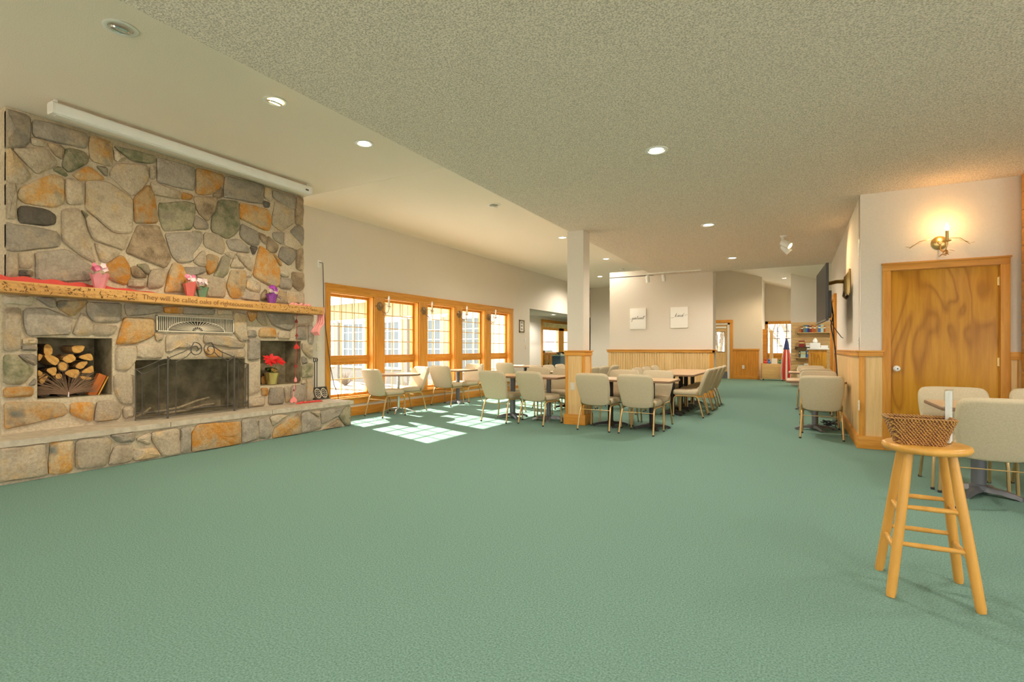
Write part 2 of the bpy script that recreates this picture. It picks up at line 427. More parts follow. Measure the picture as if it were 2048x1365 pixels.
for i, (y0, y1) in enumerate(WIN):
    w = sgroup('window_%d' % (i + 1), 'tall oak window of eighteen panes looking on the courtyard, number %d from the fireplace' % (i + 1))
    MB().box(-7.06, XW, y0, y0 + .02, ZS, ZH).box(-7.06, XW, y1 - .02, y1, ZS, ZH).box(-7.06, XW, y0, y1, ZH - .02, ZH).box(-7.06, XW, y0, y1, ZS, ZS + .02).build('jamb', 'oak_Z', w)
    xa, xb = -7.045, -7.005
    ya, yb = y0 + .02, y1 - .02
    MB().box(xa, xb + .02, ya, yb, .955, 1.05).build('meeting_rail', 'oak_Y', w, bevel=.003)
    for (za, zb, rows) in ((1.05, ZH - .02, 4), (ZS + .02, .955, 2)):
        t = .045
        sash = MB().box(xa, xb, ya, ya + t, za, zb).box(xa, xb, yb - t, yb, za, zb).box(xa, xb, ya + t, yb - t, zb - t, zb).box(xa, xb, ya + t, yb - t, za, za + t * (.5 if rows == 4 else 1)).build('sash', 'oak_Z', w)
        ga, gb = ya + t, yb - t; ha, hb = za + t * (.5 if rows == 4 else 1), zb - t
        mu = MB(); cw = (gb - ga) / 3; rh = (hb - ha) / rows
        for k in (1, 2): mu.box(-7.034, -7.018, ga + cw * k - .008, ga + cw * k + .008, ha, hb)
        for k in range(1, rows): mu.box(-7.035, -7.017, ga, gb, ha + rh * k - .008, ha + rh * k + .008)
        mu.build('muntin', 'pale_oak_Z', sash)
        for r in range(rows):
            for k in range(3):
                MB().box(-7.028, -7.024, ga + cw * k + .008, ga + cw * (k + 1) - .008, ha + rh * r + .008, ha + rh * (r + 1) - .008).build('pane', 'window_glass', sash)
    # casement crank handle on the sill
    MB().tube([(-6.985, y0 + .5, .375), (-6.96, y0 + .55, .385), (-6.95, y0 + .68, .43)], .008, 6).build('crank', 'pale_oak_Y', w, smooth=True)

# partition with the canvases
pw = MB().box(-4.32, -1.75, YP, YP + .5, 0, HR + .02).box(-4.32, XE, YP, YP + .5, HR, 3.2)
pw = struct(pw.build('wall_partition', 'wall_paint'), 'greige partition wall carrying two canvases')
def beadboard(parent, p0, p1, nrm, z0, z1, mat='pale_oak_Z', pitch=.062, proud=.016, gap=.003):
    """tongue and groove boards from p0 to p1 (x, y), facing nrm; every board stands proud of its groove"""
    p0, p1 = Vector(p0), Vector(p1); d = p1 - p0; L = d.length; d.normalize(); n = Vector(nrm)
    k = max(1, round(L / pitch)); w = L / k; mb = MB()
    for i in range(k):
        a = p0 + d * (i * w + gap); b = p0 + d * ((i + 1) * w - gap)
        for q in (0,):
            mb.add([(a.x, a.y, z0), (b.x, b.y, z0), (b.x, b.y, z1), (a.x, a.y, z1)] +
                   [(p.x + n.x * proud, p.y + n.y * proud, z) for p, z in ((a + d * .004, z0), (b - d * .004, z0), (b - d * .004, z1), (a + d * .004, z1))],
                   [(4, 5, 6, 7), (0, 1, 5, 4), (1, 2, 6, 5), (2, 3, 7, 6), (3, 0, 4, 7)])
    mb.box(min(p0.x, p1.x, p0.x + n.x * .006, p1.x + n.x * .006), max(p0.x, p1.x, p0.x + n.x * .006, p1.x + n.x * .006) + (0.0 if n.y else 0), min(p0.y, p1.y, p0.y + n.y * .006, p1.y + n.y * .006), max(p0.y, p1.y, p0.y + n.y * .006, p1.y + n.y * .006), z0, z1)
    o = mb.build('beadboard', mat, parent); o['kind'] = 'stuff'; return o
beadboard(pw, (-4.33, YP), (-2.83, YP), (0, -1), .13, 1.1)
beadboard(pw, (-2.73, YP), (-1.74, YP), (0, -1), .13, 1.1)
MB().box(-2.84, -2.72, YP - .022, YP, .13, 1.1).build('stile', 'pale_oak_Z', pw, bevel=.002)
MB().box(-4.35, -4.27, YP - .022, YP, .13, 1.1).build('stile', 'pale_oak_Z', pw, bevel=.002)
MB().box(-1.83, -1.73, YP - .022, YP, .13, 1.1).build('stile', 'oak_Z', pw, bevel=.002)
MB().box(-4.38, -1.69, YP - .045, YP + .01, 1.095, 1.15).box(-4.40, -1.67, YP - .06, YP + .01, 1.15, 1.168).build('cap_rail', 'oak_X', pw, bevel=.003)
MB().box(-1.76, -1.70, YP - .045, YP + .54, 1.095, 1.15).build('cap_rail', 'oak_X', pw, bevel=.003)
MB().box(-4.36, -1.72, YP - .03, YP, 0, .13).build('baseboard', 'oak_X', pw, bevel=.003)

# wall with the wooden door
dw = MB().box(XT, .975, YD, YD + .14, 0, HR + .02).box(1.94, 5.4, YD, YD + .14, 0, HR + .02).box(.975, 1.94, YD, YD + .14, 2.11, HR + .02)
dw = struct(dw.build('wall_right', 'wall_paint'), 'greige wall around the plain wooden door')
MB().box(XT - .02, .90, YD - .045, YD, 1.105, 1.155).box(XT - .035, .91, YD - .055, YD, 1.155, 1.172).build('cap_rail', 'oak_X', dw, bevel=.003)
MB().box(XT - .018, XT + .045, YD - .03, YD, .15, 1.105).build('corner_stile', 'oak_Z', dw, bevel=.003)
MB().box(XT + .045, .90, YD - .014, YD, .15, 1.105).build('panel', 'pale_oak_Z', dw)
MB().box(XT - .03, .90, YD - .042, YD, 0, .15).build('baseboard', 'oak_X', dw, bevel=.004)
MB().box(2.02, 4.8, YD - .03, YD, 1.075, 1.16).build('cap_rail', 'oak_X', dw, bevel=.003)
beadboard(dw, (2.02, YD), (4.8, YD), (0, -1), .13, 1.075)
MB().box(2.02, 4.8, YD - .03, YD, 0, .13).build('baseboard', 'oak_X', dw, bevel=.003)
MB().box(2.02, 2.105, YD - .012, YD, .13, 1.075).build('panel', 'oak_Z', dw)

dr = sgroup('door_1', 'plain honey coloured wooden door with a white knob')
MB().box(.98, 1.935, YD + .012, YD + .052, .008, 2.105).build('leaf', 'door_veneer', dr, bevel=.003)
MB().box(.895, .975, YD - .024, YD, 0, 2.11).build('side_casing', 'oak_Z', dr, bevel=.004)
MB().box(1.94, 2.022, YD - .024, YD, 0, 2.11).build('side_casing', 'oak_Z', dr, bevel=.004)
MB().box(.895, 2.022, YD - .024, YD, 2.11, 2.185).build('head_casing', 'oak_X', dr, bevel=.004)
MB().box(.885, 2.032, YD - .036, YD, 2.183, 2.20).build('head_cap', 'oak_X', dr, bevel=.003)
MB().box(.962, .98, YD, YD + .13, 0, 2.11).box(1.935, 1.953, YD, YD + .13, 0, 2.11).box(.962, 1.953, YD, YD + .13, 2.105, 2.125).build('jamb', 'oak_Z', dr)
R90 = Matrix.Rotation(pi / 2, 3, 'X')
kb = MB().lathe([(.034, 0), (.034, .006), (.014, .01), (.012, .03), (.026, .04), (.03, .052), (.024, .063), (.012, .066)], (1.035, YD + .012, .962), 20, R90).build('knob', 'white_enamel', dr, smooth=True)
MB().lathe([(.008, .0), (.008, .004)], (1.035, YD - .055, .962), 10, R90).build('keyhole', 'slot_dark', kb)
for z in (1.93, 1.05, .22):
    MB().box(1.922, 1.952, YD + .004, YD + .013, z - .045, z + .045).tube([(1.937, YD + .004, z - .047), (1.937, YD + .004, z + .047)], .007, 8).build('hinge', 'brass', dr, smooth=True)

# wall carrying the television
tw = struct(MB().box(XT, XT + .14, YD + .1, 13.25, 0, HR + .02).build('wall_television', 'wall_paint'), 'greige wall behind the television')
beadboard(tw, (XT, YD + .01), (XT, 11.55), (-1, 0), .15, 1.105, pitch=.10, gap=.009)
MB().box(XT - .045, XT, YD - .03, 11.56, 1.105, 1.155).box(XT - .055, XT, YD - .045, 11.56, 1.155, 1.172).build('cap_rail', 'oak_Y', tw, bevel=.003)
MB().box(XT - .04, XT, YD - .03, 11.56, 0, .15).build('baseboard', 'oak_Y', tw, bevel=.003)
d3 = sgroup('door_3', 'oak cased doorway beyond the television')
MB().box(XT - .05, XT, 11.56, 11.66, 0, 2.16).build('side_casing', 'oak_Z', d3, bevel=.003)
MB().box(XT - .05, XT, 12.70, 12.80, 0, 2.16).build('side_casing', 'oak_Z', d3, bevel=.003)
MB().box(XT - .05, XT, 11.56, 12.80, 2.16, 2.25).build('head_casing', 'oak_Y', d3, bevel=.003)
MB().box(XT - .012, XT, 11.66, 12.70, 0, 2.16).build('leaf', 'door_veneer', d3)

# wooden post beside the door, clad in horizontal boards
po = sgroup('trim_2', 'board clad wooden post at the right edge')
for k in range(16):
    MB().box(2.104, 2.40, YD - .24, YD - .032, .012 + k * .19, .012 + k * .19 + .183).build('plank', 'oak_Y', po, bevel=.004)

# walls behind the camera; their unseen windows are added to let fill light in
def holed(axis, pos, a0, a1, z1, holes, thick=.14):
    mb = MB()
    def bx(p, q, za, zb):
        if axis == 'Y': mb.box(p, q, pos, pos + thick, za, zb)
        else: mb.box(pos, pos + thick, p, q, za, zb)
    cur = a0
    for (h0, h1, za, zb) in holes:
        bx(cur, h0, 0, z1); bx(h0, h1, 0, za); bx(h0, h1, zb, z1); cur = h1
    bx(cur, a1, 0, z1)
    return mb
rear = [(-6.3, -3.8, .45, 2.6), (-2.6, .0, .45, 2.6), (1.2, 4.0, .45, 2.6)]
struct(holed('Y', -4.64, -7.06, 5.4, HL, rear).build('wall_rear', 'wall_paint'))
side = [(-4.3, -.6, .45, 2.7), (-.2, 3.4, .45, 2.7)]
struct(holed('X', 5.2, -4.7, YD + .1, HR + .05, side).build('wall_side', 'wall_paint'))
n = 6
for (h0, h1, za, zb) in rear:
    w = sgroup('window_%d' % n, 'added oak framed window in the rear wall for fill light'); n += 1
    MB().box(h0, h0 + .05, -4.6, -4.54, za, zb).box(h1 - .05, h1, -4.6, -4.54, za, zb).box((h0 + h1) / 2 - .03, (h0 + h1) / 2 + .03, -4.6, -4.54, za, zb).box(h0, h1, -4.6, -4.54, za, za + .05).box(h0, h1, -4.6, -4.54, zb - .05, zb).build('sash', 'oak_Z', w)
for (h0, h1, za, zb) in side:
    w = sgroup('window_%d' % n, 'added oak framed window in the side wall for fill light'); n += 1
    MB().box(5.24, 5.3, h0, h0 + .05, za, zb).box(5.24, 5.3, h1 - .05, h1, za, zb).box(5.24, 5.3, (h0 + h1) / 2 - .03, (h0 + h1) / 2 + .03, za, zb).box(5.24, 5.3, h0, h1, za, za + .05).box(5.24, 5.3, h0, h1, zb - .05, zb).build('sash', 'oak_Z', w)

# far end: plain wall behind the partition, entrance wall, reading nook
struct(MB().box(-6.98, XE, 18.75, 18.9, 0, HL).build('wall_end', 'wall_paint'), 'far greige wall between the column and the partition')
YF = 21.9
fw = struct(holed('Y', YF, XE, -1.24, 4.7, [(-3.05, -2.28, 0, 2.2)]).build('wall_far', 'wall_paint'), 'far wall with the entrance door')
beadboard(fw, (-2.16, YF), (-1.24, YF), (0, -1), .14, 1.13, mat='oak_Z')
MB().box(-2.16, -1.22, YF - .04, YF, 1.12, 1.18).build('cap_rail', 'oak_X', fw, bevel=.003)
MB().box(-2.16, -1.22, YF - .03, YF, 0, .14).build('baseboard', 'oak_X', fw, bevel=.003)
d2 = sgroup('door_2', 'oak entrance door with a glass light and closer arm')
MB().box(-2.28, -2.165, YF - .03, YF, 0, 2.2).build('side_casing', 'oak_Z', d2, bevel=.003)
MB().box(-3.12, -3.05, YF - .03, YF, 0, 2.2).build('side_casing', 'oak_Z', d2, bevel=.003)
MB().box(-3.12, -2.165, YF - .03, YF, 2.2, 2.32).build('head_casing', 'oak_X', d2, bevel=.003)
MB().box(-2.36, -2.28, YF + .0, YF + .1, 0, 2.2).box(-3.05, -2.28, YF, YF + .1, 2.13, 2.2).build('jamb', 'white_enamel', d2)
MB().box(-3.05, -2.87, YF + .05, YF + .09, 0, 2.13).box(-2.47, -2.37, YF + .05, YF + .09, 0, 2.13).box(-2.87, -2.47, YF + .05, YF + .09, 0, 1.06).box(-2.87, -2.47, YF + .05, YF + .09, 1.85, 2.13).build('leaf', 'pale_oak_Z', d2)
MB().box(-2.88, -2.86, YF + .035, YF + .06, 1.05, 1.86).box(-2.48, -2.46, YF + .035, YF + .06, 1.05, 1.86).box(-2.88, -2.46, YF + .035, YF + .06, 1.84, 1.86).box(-2.88, -2.46, YF + .035, YF + .06, 1.05, 1.07).build('glazing_bead', 'black_metal', d2)
MB().box(-2.87, -2.47, YF + .065, YF + .072, 1.06, 1.85).build('pane', 'window_glass', d2)
MB().box(-2.80, -2.42, YF + .0, YF + .05, 1.99, 2.06).build('door_closer', 'white_enamel', d2, bevel=.01)
MB().box(-3.05, -2.37, YF + .03, YF + .05, 0.0, .28).build('kick_plate', 'grey_metal', d2)
struct(MB().box(-1.24, -1.14, YF, 24.6, 0, 4.3).build('wall_nook_side', 'wall_paint'))
nk = struct(holed('Y', 24.0, -1.2, 1.0, 4.3, [(-1.02, .35, 1.0, 2.2)]).build('wall_nook', 'wall_paint'), 'far wall of the nook with the small window')
nw = sgroup('window_12', 'oak cased window of small panes behind the flag')
MB().box(-1.12, -1.02, 23.96, 24.0, .88, 2.32).box(.35, .45, 23.96, 24.0, .88, 2.32).box(-1.12, .45, 23.96, 24.0, 2.2, 2.32).box(-1.12, .45, 23.95, 24.0, .88, 1.0).build('casing', 'oak_Z', nw, bevel=.003)
mu = MB()
for k in range(1, 4): mu.box(-1.02 + k * .3425 - .012, -1.02 + k * .3425 + .012, 24.02, 24.06, 1.0, 2.2)
for k in range(1, 4): mu.box(-1.02, .35, 24.02, 24.06, 1.0 + k * .3 - .012, 1.0 + k * .3 + .012)
mu.build('muntin', 'grey_metal', nw)
for r in range(4):
    for k in range(4):
        MB().box(-1.02 + k * .3425 + .014, -1.02 + (k + 1) * .3425 - .014, 24.035, 24.041, 1.0 + r * .3 + .014, 1.0 + (r + 1) * .3 - .014).build('pane', 'window_glass', nw)
MB().box(-1.14, .4, 23.985, 24.0, .0, .88).build('panel', 'oak_Z', nw)
YS = 19.0
sw = struct(MB().box(-.145, 3.55, YS, YS + .12, 0, 4.0).build('wall_slat', 'wall_paint'), 'pale wall above the slatted display boards')
for k in range(20):
    MB().box(-.145, 1.6, YS - .022, YS, .10 + k * .097, .10 + k * .097 + .089).build('slat', 'pale_oak_X', sw)

# side passage through the opening past the windows
struct(MB().box(-8.4, -7.0, 13.5, 21.6, 2.375, 2.5).build('ceiling', 'wall_paint'))
struct(MB().box(-8.4, -7.06, 13.44, 13.6, 0, 2.45).build('wall_passage_near', 'wall_paint'))
struct(MB().box(-8.4, -6.9, 21.5, 21.6, 0, 2.45).build('wall_passage_end', 'wall_paint'))
struct(MB().box(-7.06, -6.9, 18.75, 21.6, 0, 2.45).build('wall_passage_side', 'wall_paint'))
struct(holed('X', -8.4, 13.5, 21.6, 2.6, [(17.42, 20.4, 0, 2.17)], .1).build('wall_passage', 'wall_paint'), 'white passage wall with an oak cased doorway')
t3 = sgroup('trim_3', 'oak casing of the passage doorway')
MB().box(-8.3, -8.27, 17.30, 17.42, 0, 2.17).build('side_casing', 'oak_Z', t3, bevel=.003)
MB().box(-8.3, -8.27, 20.4, 20.52, 0, 2.17).build('side_casing', 'oak_Z', t3, bevel=.003)
MB().box(-8.3, -8.27, 17.30, 20.52, 2.17, 2.28).build('head_casing', 'oak_Y', t3, bevel=.003)
struct(MB().box(-12.1, -8.3, 14.4, 28.1, 2.62, 2.7).build('ceiling', 'wall_paint'))
struct(MB().box(-12.1, -8.4, 14.3, 14.42, 0, 2.65).build('wall_study_near', 'wall_paint'))
struct(MB().box(-12.1, -8.3, 28.0, 28.1, 0, 2.65).build('wall_study_end', 'wall_paint'))
struct(MB().box(-8.4, -8.3, 21.6, 28.1, 0, 2.65).build('wall_study_side', 'wall_paint'))
struct(holed('X', -11.12, 14.4, 28.1, 2.65, [(22.9, 25.0, 1.0, 2.12), (25.65, 27.6, 1.0, 2.12)]).build('wall_study', 'wall_paint'))
t4 = sgroup('window_13', 'oak framed windows of the room beyond the passage')
MB().box(-10.98, -10.95, 22.75, 22.9, .9, 2.25).box(-10.98, -10.95, 25.0, 25.65, .9, 2.25).box(-10.98, -10.95, 22.75, 27.7, 2.12, 2.28).box(-10.98, -10.95, 22.75, 27.7, .9, 1.0).build('casing', 'oak_Z', t4)
MB().box(-11.06, -11.02, 22.9, 25.0, 1.5, 1.54).box(-11.06, -11.02, 25.65, 27.6, 1.5, 1.54).build('rail', 'oak_Y', t4)
for (a, b) in ((22.9, 25.0), (25.65, 27.6)):
    MB().box(-11.045, -11.04, a, b, 1.0, 1.5).build('pane', 'window_glass', t4)
    MB().box(-11.045, -11.04, a, b, 1.54, 2.12).build('pane', 'window_glass', t4)
va = MB()
for k in range(40):
    y = 22.7 + k * .125; va.tube([(-10.9, y + .06, 2.26), (-10.9, y + .06, 2.44)], .062, 8)
speckle('valance_cloth', (0.38, 0.33, 0.16), (0.55, 0.48, 0.26), 9.0)
va.build('valance', 'valance_cloth', t4, smooth=True)
# ------------------------------------------------------------------ courtyard outside the windows
speckle('courtyard_ground', (0.62, 0.58, 0.52), (0.86, 0.84, 0.80), 1.3, rough=0.95, detail=5.0)
speckle('siding', (0.30, 0.24, 0.14), (0.37, 0.30, 0.18), 3.0, rough=0.7, stretch=(1, 1, .2))
plain('roof_metal', (0.55, 0.57, 0.58), 0.45)
plain('roof_rib', (0.20, 0.22, 0.23), 0.5)
plain('dim_glass', (0.09, 0.11, 0.12), 0.25)
plain('post_grey', (0.22, 0.20, 0.17), 0.7)
speckle('mulch', (0.10, 0.075, 0.055), (0.30, 0.25, 0.20), 12.0, rough=1.0)
speckle('shrub_twigs', (0.16, 0.12, 0.09), (0.34, 0.27, 0.20), 30.0, rough=1.0)
gd = MB().box(-60, -7.06, -40, 13.4, -.30, -.12).box(-60, -12.3, 13.4, 60, -.30, -.12).box(-12.3, 5.4, 28.2, 60, -.30, -.12).box(5.4, 40, -40, 60, -.30, -.12).box(-7.06, 5.4, -40, -4.7, -.30, -.12)
struct(gd.build('ground', 'courtyard_ground'), 'bright paved courtyard ground')
FA = Vector((-7.3, 13.42)); FD = Vector((-.985, .17)).normalized(); FN = Vector((-FD.y, FD.x)) * -1
if FN.y > 0: FN = -FN
cw = thing('courtyard_wing', 'cream board and batten wing across the courtyard with white windows and metal roof', 'building', (FA.x, FA.y, -.12), atan2(FD.y, FD.x))
# local frame: +x runs along the wall away from the hall, +y points behind the wall or in front of it
side_ = 1 if (Matrix.Rotation(atan2(FD.y, FD.x), 2) @ Vector((0, 1))).dot(FN) > 0 else -1
def fy(a): return a * side_       # a > 0 stands in front of the facade
L_ = 19.0
def fbox(mb, x0, x1, a0, a1, z0, z1):
    ya, yb = sorted((fy(a0), fy(a1))); return mb.box(x0, x1, ya, yb, z0, z1)
fbox(MB(), 0, L_, -.2, 0, 0, 3.25).build('wall', 'siding', cw)
fbox(MB(), 0, L_, 0, .04, 0, .5).build('foundation', 'post_grey', cw)
x = .25
while x < L_:
    fbox(MB(), x - .025, x + .025, 0, .025, 2.42, 3.2).build('batten', 'siding', cw); x += .42
x = .9
while x < L_ - 1.6:
    f = fbox(MB(), x, x + .09, 0, .07, .62, 2.36)
    fbox(f, x + 1.41, x + 1.5, 0, .07, .62, 2.36); fbox(f, x, x + 1.5, 0, .07, 2.27, 2.36); fbox(f, x - .05, x + 1.55, 0, .11, .55, .63)
    fbox(f, x + .72, x + .78, 0, .05, .62, 2.3)
    w = f.build('window', 'white_window', cw)
    gl = fbox(MB(), x + .09, x + .72, 0, .012, .64, 2.27); gl.build('pane', 'dim_glass', w)
    gl = fbox(MB(), x + .78, x + 1.41, 0, .012, .64, 2.27); gl.build('pane', 'dim_glass', w)
    mu = MB()
    for c in (x + .405, x + 1.095): fbox(mu, c - .01, c + .01, .012, .026, .64, 2.27)
    for k in range(1, 5): fbox(mu, x + .09, x + 1.41, .012, .024, .64 + k * .326 - .01, .64 + k * .326 + .01)
    mu.build('muntin', 'white_window', w)
    fbox(MB(), x + 1.72, x + 1.92, 0, .10, 0, 2.42).build('post', 'post_grey', cw)
    x += 2.15
fbox(MB(), 0, L_, 0, .06, 2.36, 2.46).build('band', 'white_window', cw)
# roof slopes up away from the eave
z0_, z1_ = 3.2, 5.2
def roofpt(xx, a): return (xx, fy(a), z0_ + (z1_ - z0_) * (.55 - a) / 6.0)
rf = MB(); vs = [roofpt(-.1, .55), roofpt(L_ + .3, .55), roofpt(L_ + .3, -5.5), roofpt(-.1, -5.5)]
rf.add(vs + [(p[0], p[1], p[2] + .06) for p in vs], [(0, 3, 2, 1), (4, 5, 6, 7), (0, 1, 5, 4), (1, 2, 6, 5), (2, 3, 7, 6), (3, 0, 4, 7)])
ro = rf.build('roof', 'roof_metal', cw)
x = 0
while x < L_:
    p, q = roofpt(x, .55), roofpt(x, -5.5)
    MB().tube([(p[0], p[1], p[2] + .07), (q[0], q[1], q[2] + .07)], .03, 4).build('rib', 'roof_rib', ro); x += .42
fbox(MB(), -.1, L_ + .3, .50, .58, 3.02, 3.24).build('fascia', 'white_window', cw)
bed = MB()
random.seed(5)
struct(MB().box(-18, -8.4, 11.6, 13.2, -.125, -.06).build('planting_bed', 'mulch'), 'dark mulch bed below the courtyard windows')
for k, (x, y, r) in enumerate(((-9.3, 12.4, .34), (-10.6, 12.7, .4), (-12.0, 12.3, .36), (-13.4, 12.6, .42), (-14.9, 12.4, .36), (-16.3, 12.7, .4))):
    mb = MB()
    for q in range(70):
        a = random.random() * 2 * pi; e = random.random() * 1.3; l = r * (.7 + .5 * random.random())
        d = Vector((cos(a) * sin(e), sin(a) * sin(e), cos(e) * 1.1)) * l
        mb.tube([(0, 0, 0), d * .5 + Vector((random.uniform(-.04, .04), random.uniform(-.04, .04), .03)), d], [.012, .009, .004], 4, False)
    o = mb.build('bare_shrub', 'shrub_twigs'); o.location = (x, y, -.07)
    tag(o, ['bare twiggy shrub in the courtyard bed closest to the hall', 'second bare twiggy shrub out along the courtyard bed', 'third bare twiggy shrub out along the courtyard bed', 'fourth bare twiggy shrub out along the courtyard bed', 'fifth bare twiggy shrub out along the courtyard bed', 'bare twiggy shrub at the far end of the courtyard bed'][k], 'shrub', 'shrubs in the courtyard bed')
# bare tree outside the entrance and nook windows
def bare_tree(loc, h, seed, label):
    rnd = random.Random(seed); mb = MB()
    def grow(p, d, l, r, n):
        q = p + d * l; mid = (p + q) / 2 + Vector((rnd.uniform(-.06, .06), rnd.uniform(-.06, .06), 0)) * l
        mb.tube([p, mid, q], [r, r * .85, r * .7], 6, False)
        if n == 0: return
        for k in range(3 if n > 1 else 4):
            e = Vector((rnd.uniform(-.9, .9), rnd.uniform(-.9, .9), rnd.uniform(.1, .9))); nd = (d * .7 + e * .8).normalized()
            grow(q if k else mid, nd, l * rnd.uniform(.6, .8), r * .6, n - 1)
    grow(Vector((0, 0, 0)), Vector((.08, 0, 1)).normalized(), h * .32, h * .028, 5)
    o = mb.build('bare_tree', 'shrub_twigs'); o.location = loc
    tag(o, label, 'tree', 'bare trees outside'); return o
bare_tree((-3.2, 26.0, -.12), 5.5, 3, 'bare tree seen through the entrance door glass')
bare_tree((-.5, 29.5, -.12), 6.0, 8, 'bare tree seen through the window behind the flag')
bare_tree((-14.0, 32.5, -.12), 6.0, 11, 'bare tree seen through the window past the passage')
# ------------------------------------------------------------------ stone fireplace
XS, XH, ZHE = -6.56, -6.08, 0.385
FP = thing('fireplace', 'field stone fireplace with raised hearth and carved oak mantel', 'fireplace', (XS, 3.7, 0))
OFF = Vector((XS, 3.7, 0))
def fpb(mb, x0, x1, y0, y1, z0, z1): return mb.box(x0 - OFF.x, x1 - OFF.x, y0 - OFF.y, y1 - OFF.y, z0, z1)
NL, FB, NR = (2.19, 2.83, .69, 1.31), (3.05, 4.385, ZHE, 1.065), (4.61, 5.29, .67, 1.31)
YA, YB = 1.96, 5.50
body = MB(); XB = -7.25
fpb(body, XB, XS, YA + .0, 5.33, 1.72, HL - .002)                 # upper breast
fpb(body, XB, XS, YA - .03, YB, 1.31, 1.72)                        # band above the niches
for (a, b) in ((YA - .03, NL[0]), (NL[1], FB[0]), (FB[1], NR[0]), (NR[1], YB)): fpb(body, XB, XS, a, b, 0, 1.31)
for (n_) in (NL, FB, NR): fpb(body, XB, XS, n_[0], n_[1], 0, n_[2]); 
fpb(body, XB, XS, FB[0], FB[1], FB[3], 1.31)
body.build('masonry', 'mortar', FP)
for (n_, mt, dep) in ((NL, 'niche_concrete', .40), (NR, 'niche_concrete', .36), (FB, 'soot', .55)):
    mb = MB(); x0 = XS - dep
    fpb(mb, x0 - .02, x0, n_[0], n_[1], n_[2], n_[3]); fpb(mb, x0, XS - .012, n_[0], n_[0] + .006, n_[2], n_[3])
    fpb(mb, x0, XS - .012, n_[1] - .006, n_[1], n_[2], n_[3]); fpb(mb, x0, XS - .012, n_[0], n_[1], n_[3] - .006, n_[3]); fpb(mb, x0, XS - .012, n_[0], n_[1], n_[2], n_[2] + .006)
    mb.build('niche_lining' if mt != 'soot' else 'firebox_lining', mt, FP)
hb = MB(); fpb(hb, XS, XH, YA - .4, 5.80, 0, ZHE - .05); hb.build('hearth_core', 'mortar', FP)
# hearth slabs, three long pieces with a rough front edge
random.seed(2)
for (a, b) in ((YA - .45, 3.16), (3.166, 4.42), (4.426, 5.85)):
    n_ = 16; mb = MB(); fr = []
    for k in range(n_ + 1):
        fr.append((XH + .035 + random.uniform(-.012, .014), a + (b - a) * k / n_))
    fr[-1] = (XH + .035, b)
    poly = [(XS - .01, a)] + fr + [(XS - .01, b)] if b < 5.5 else [(XS - .01, a)] + fr + [(XW + .004, b), (XW + .004, YB + .01), (XS - .01, YB + .01)]
    mb.prism(poly, lambda p: (p[0] - OFF.x, p[1] - OFF.y, ZHE - .055), lambda p: (p[0] - OFF.x, p[1] - OFF.y, ZHE))
    mb.build('hearth_slab', 'slab_stone', FP)
mb = MB(); fpb(mb, XW, XS, YB, 5.80, 0, ZHE - .05); mb.build('hearth_core', 'mortar', FP)

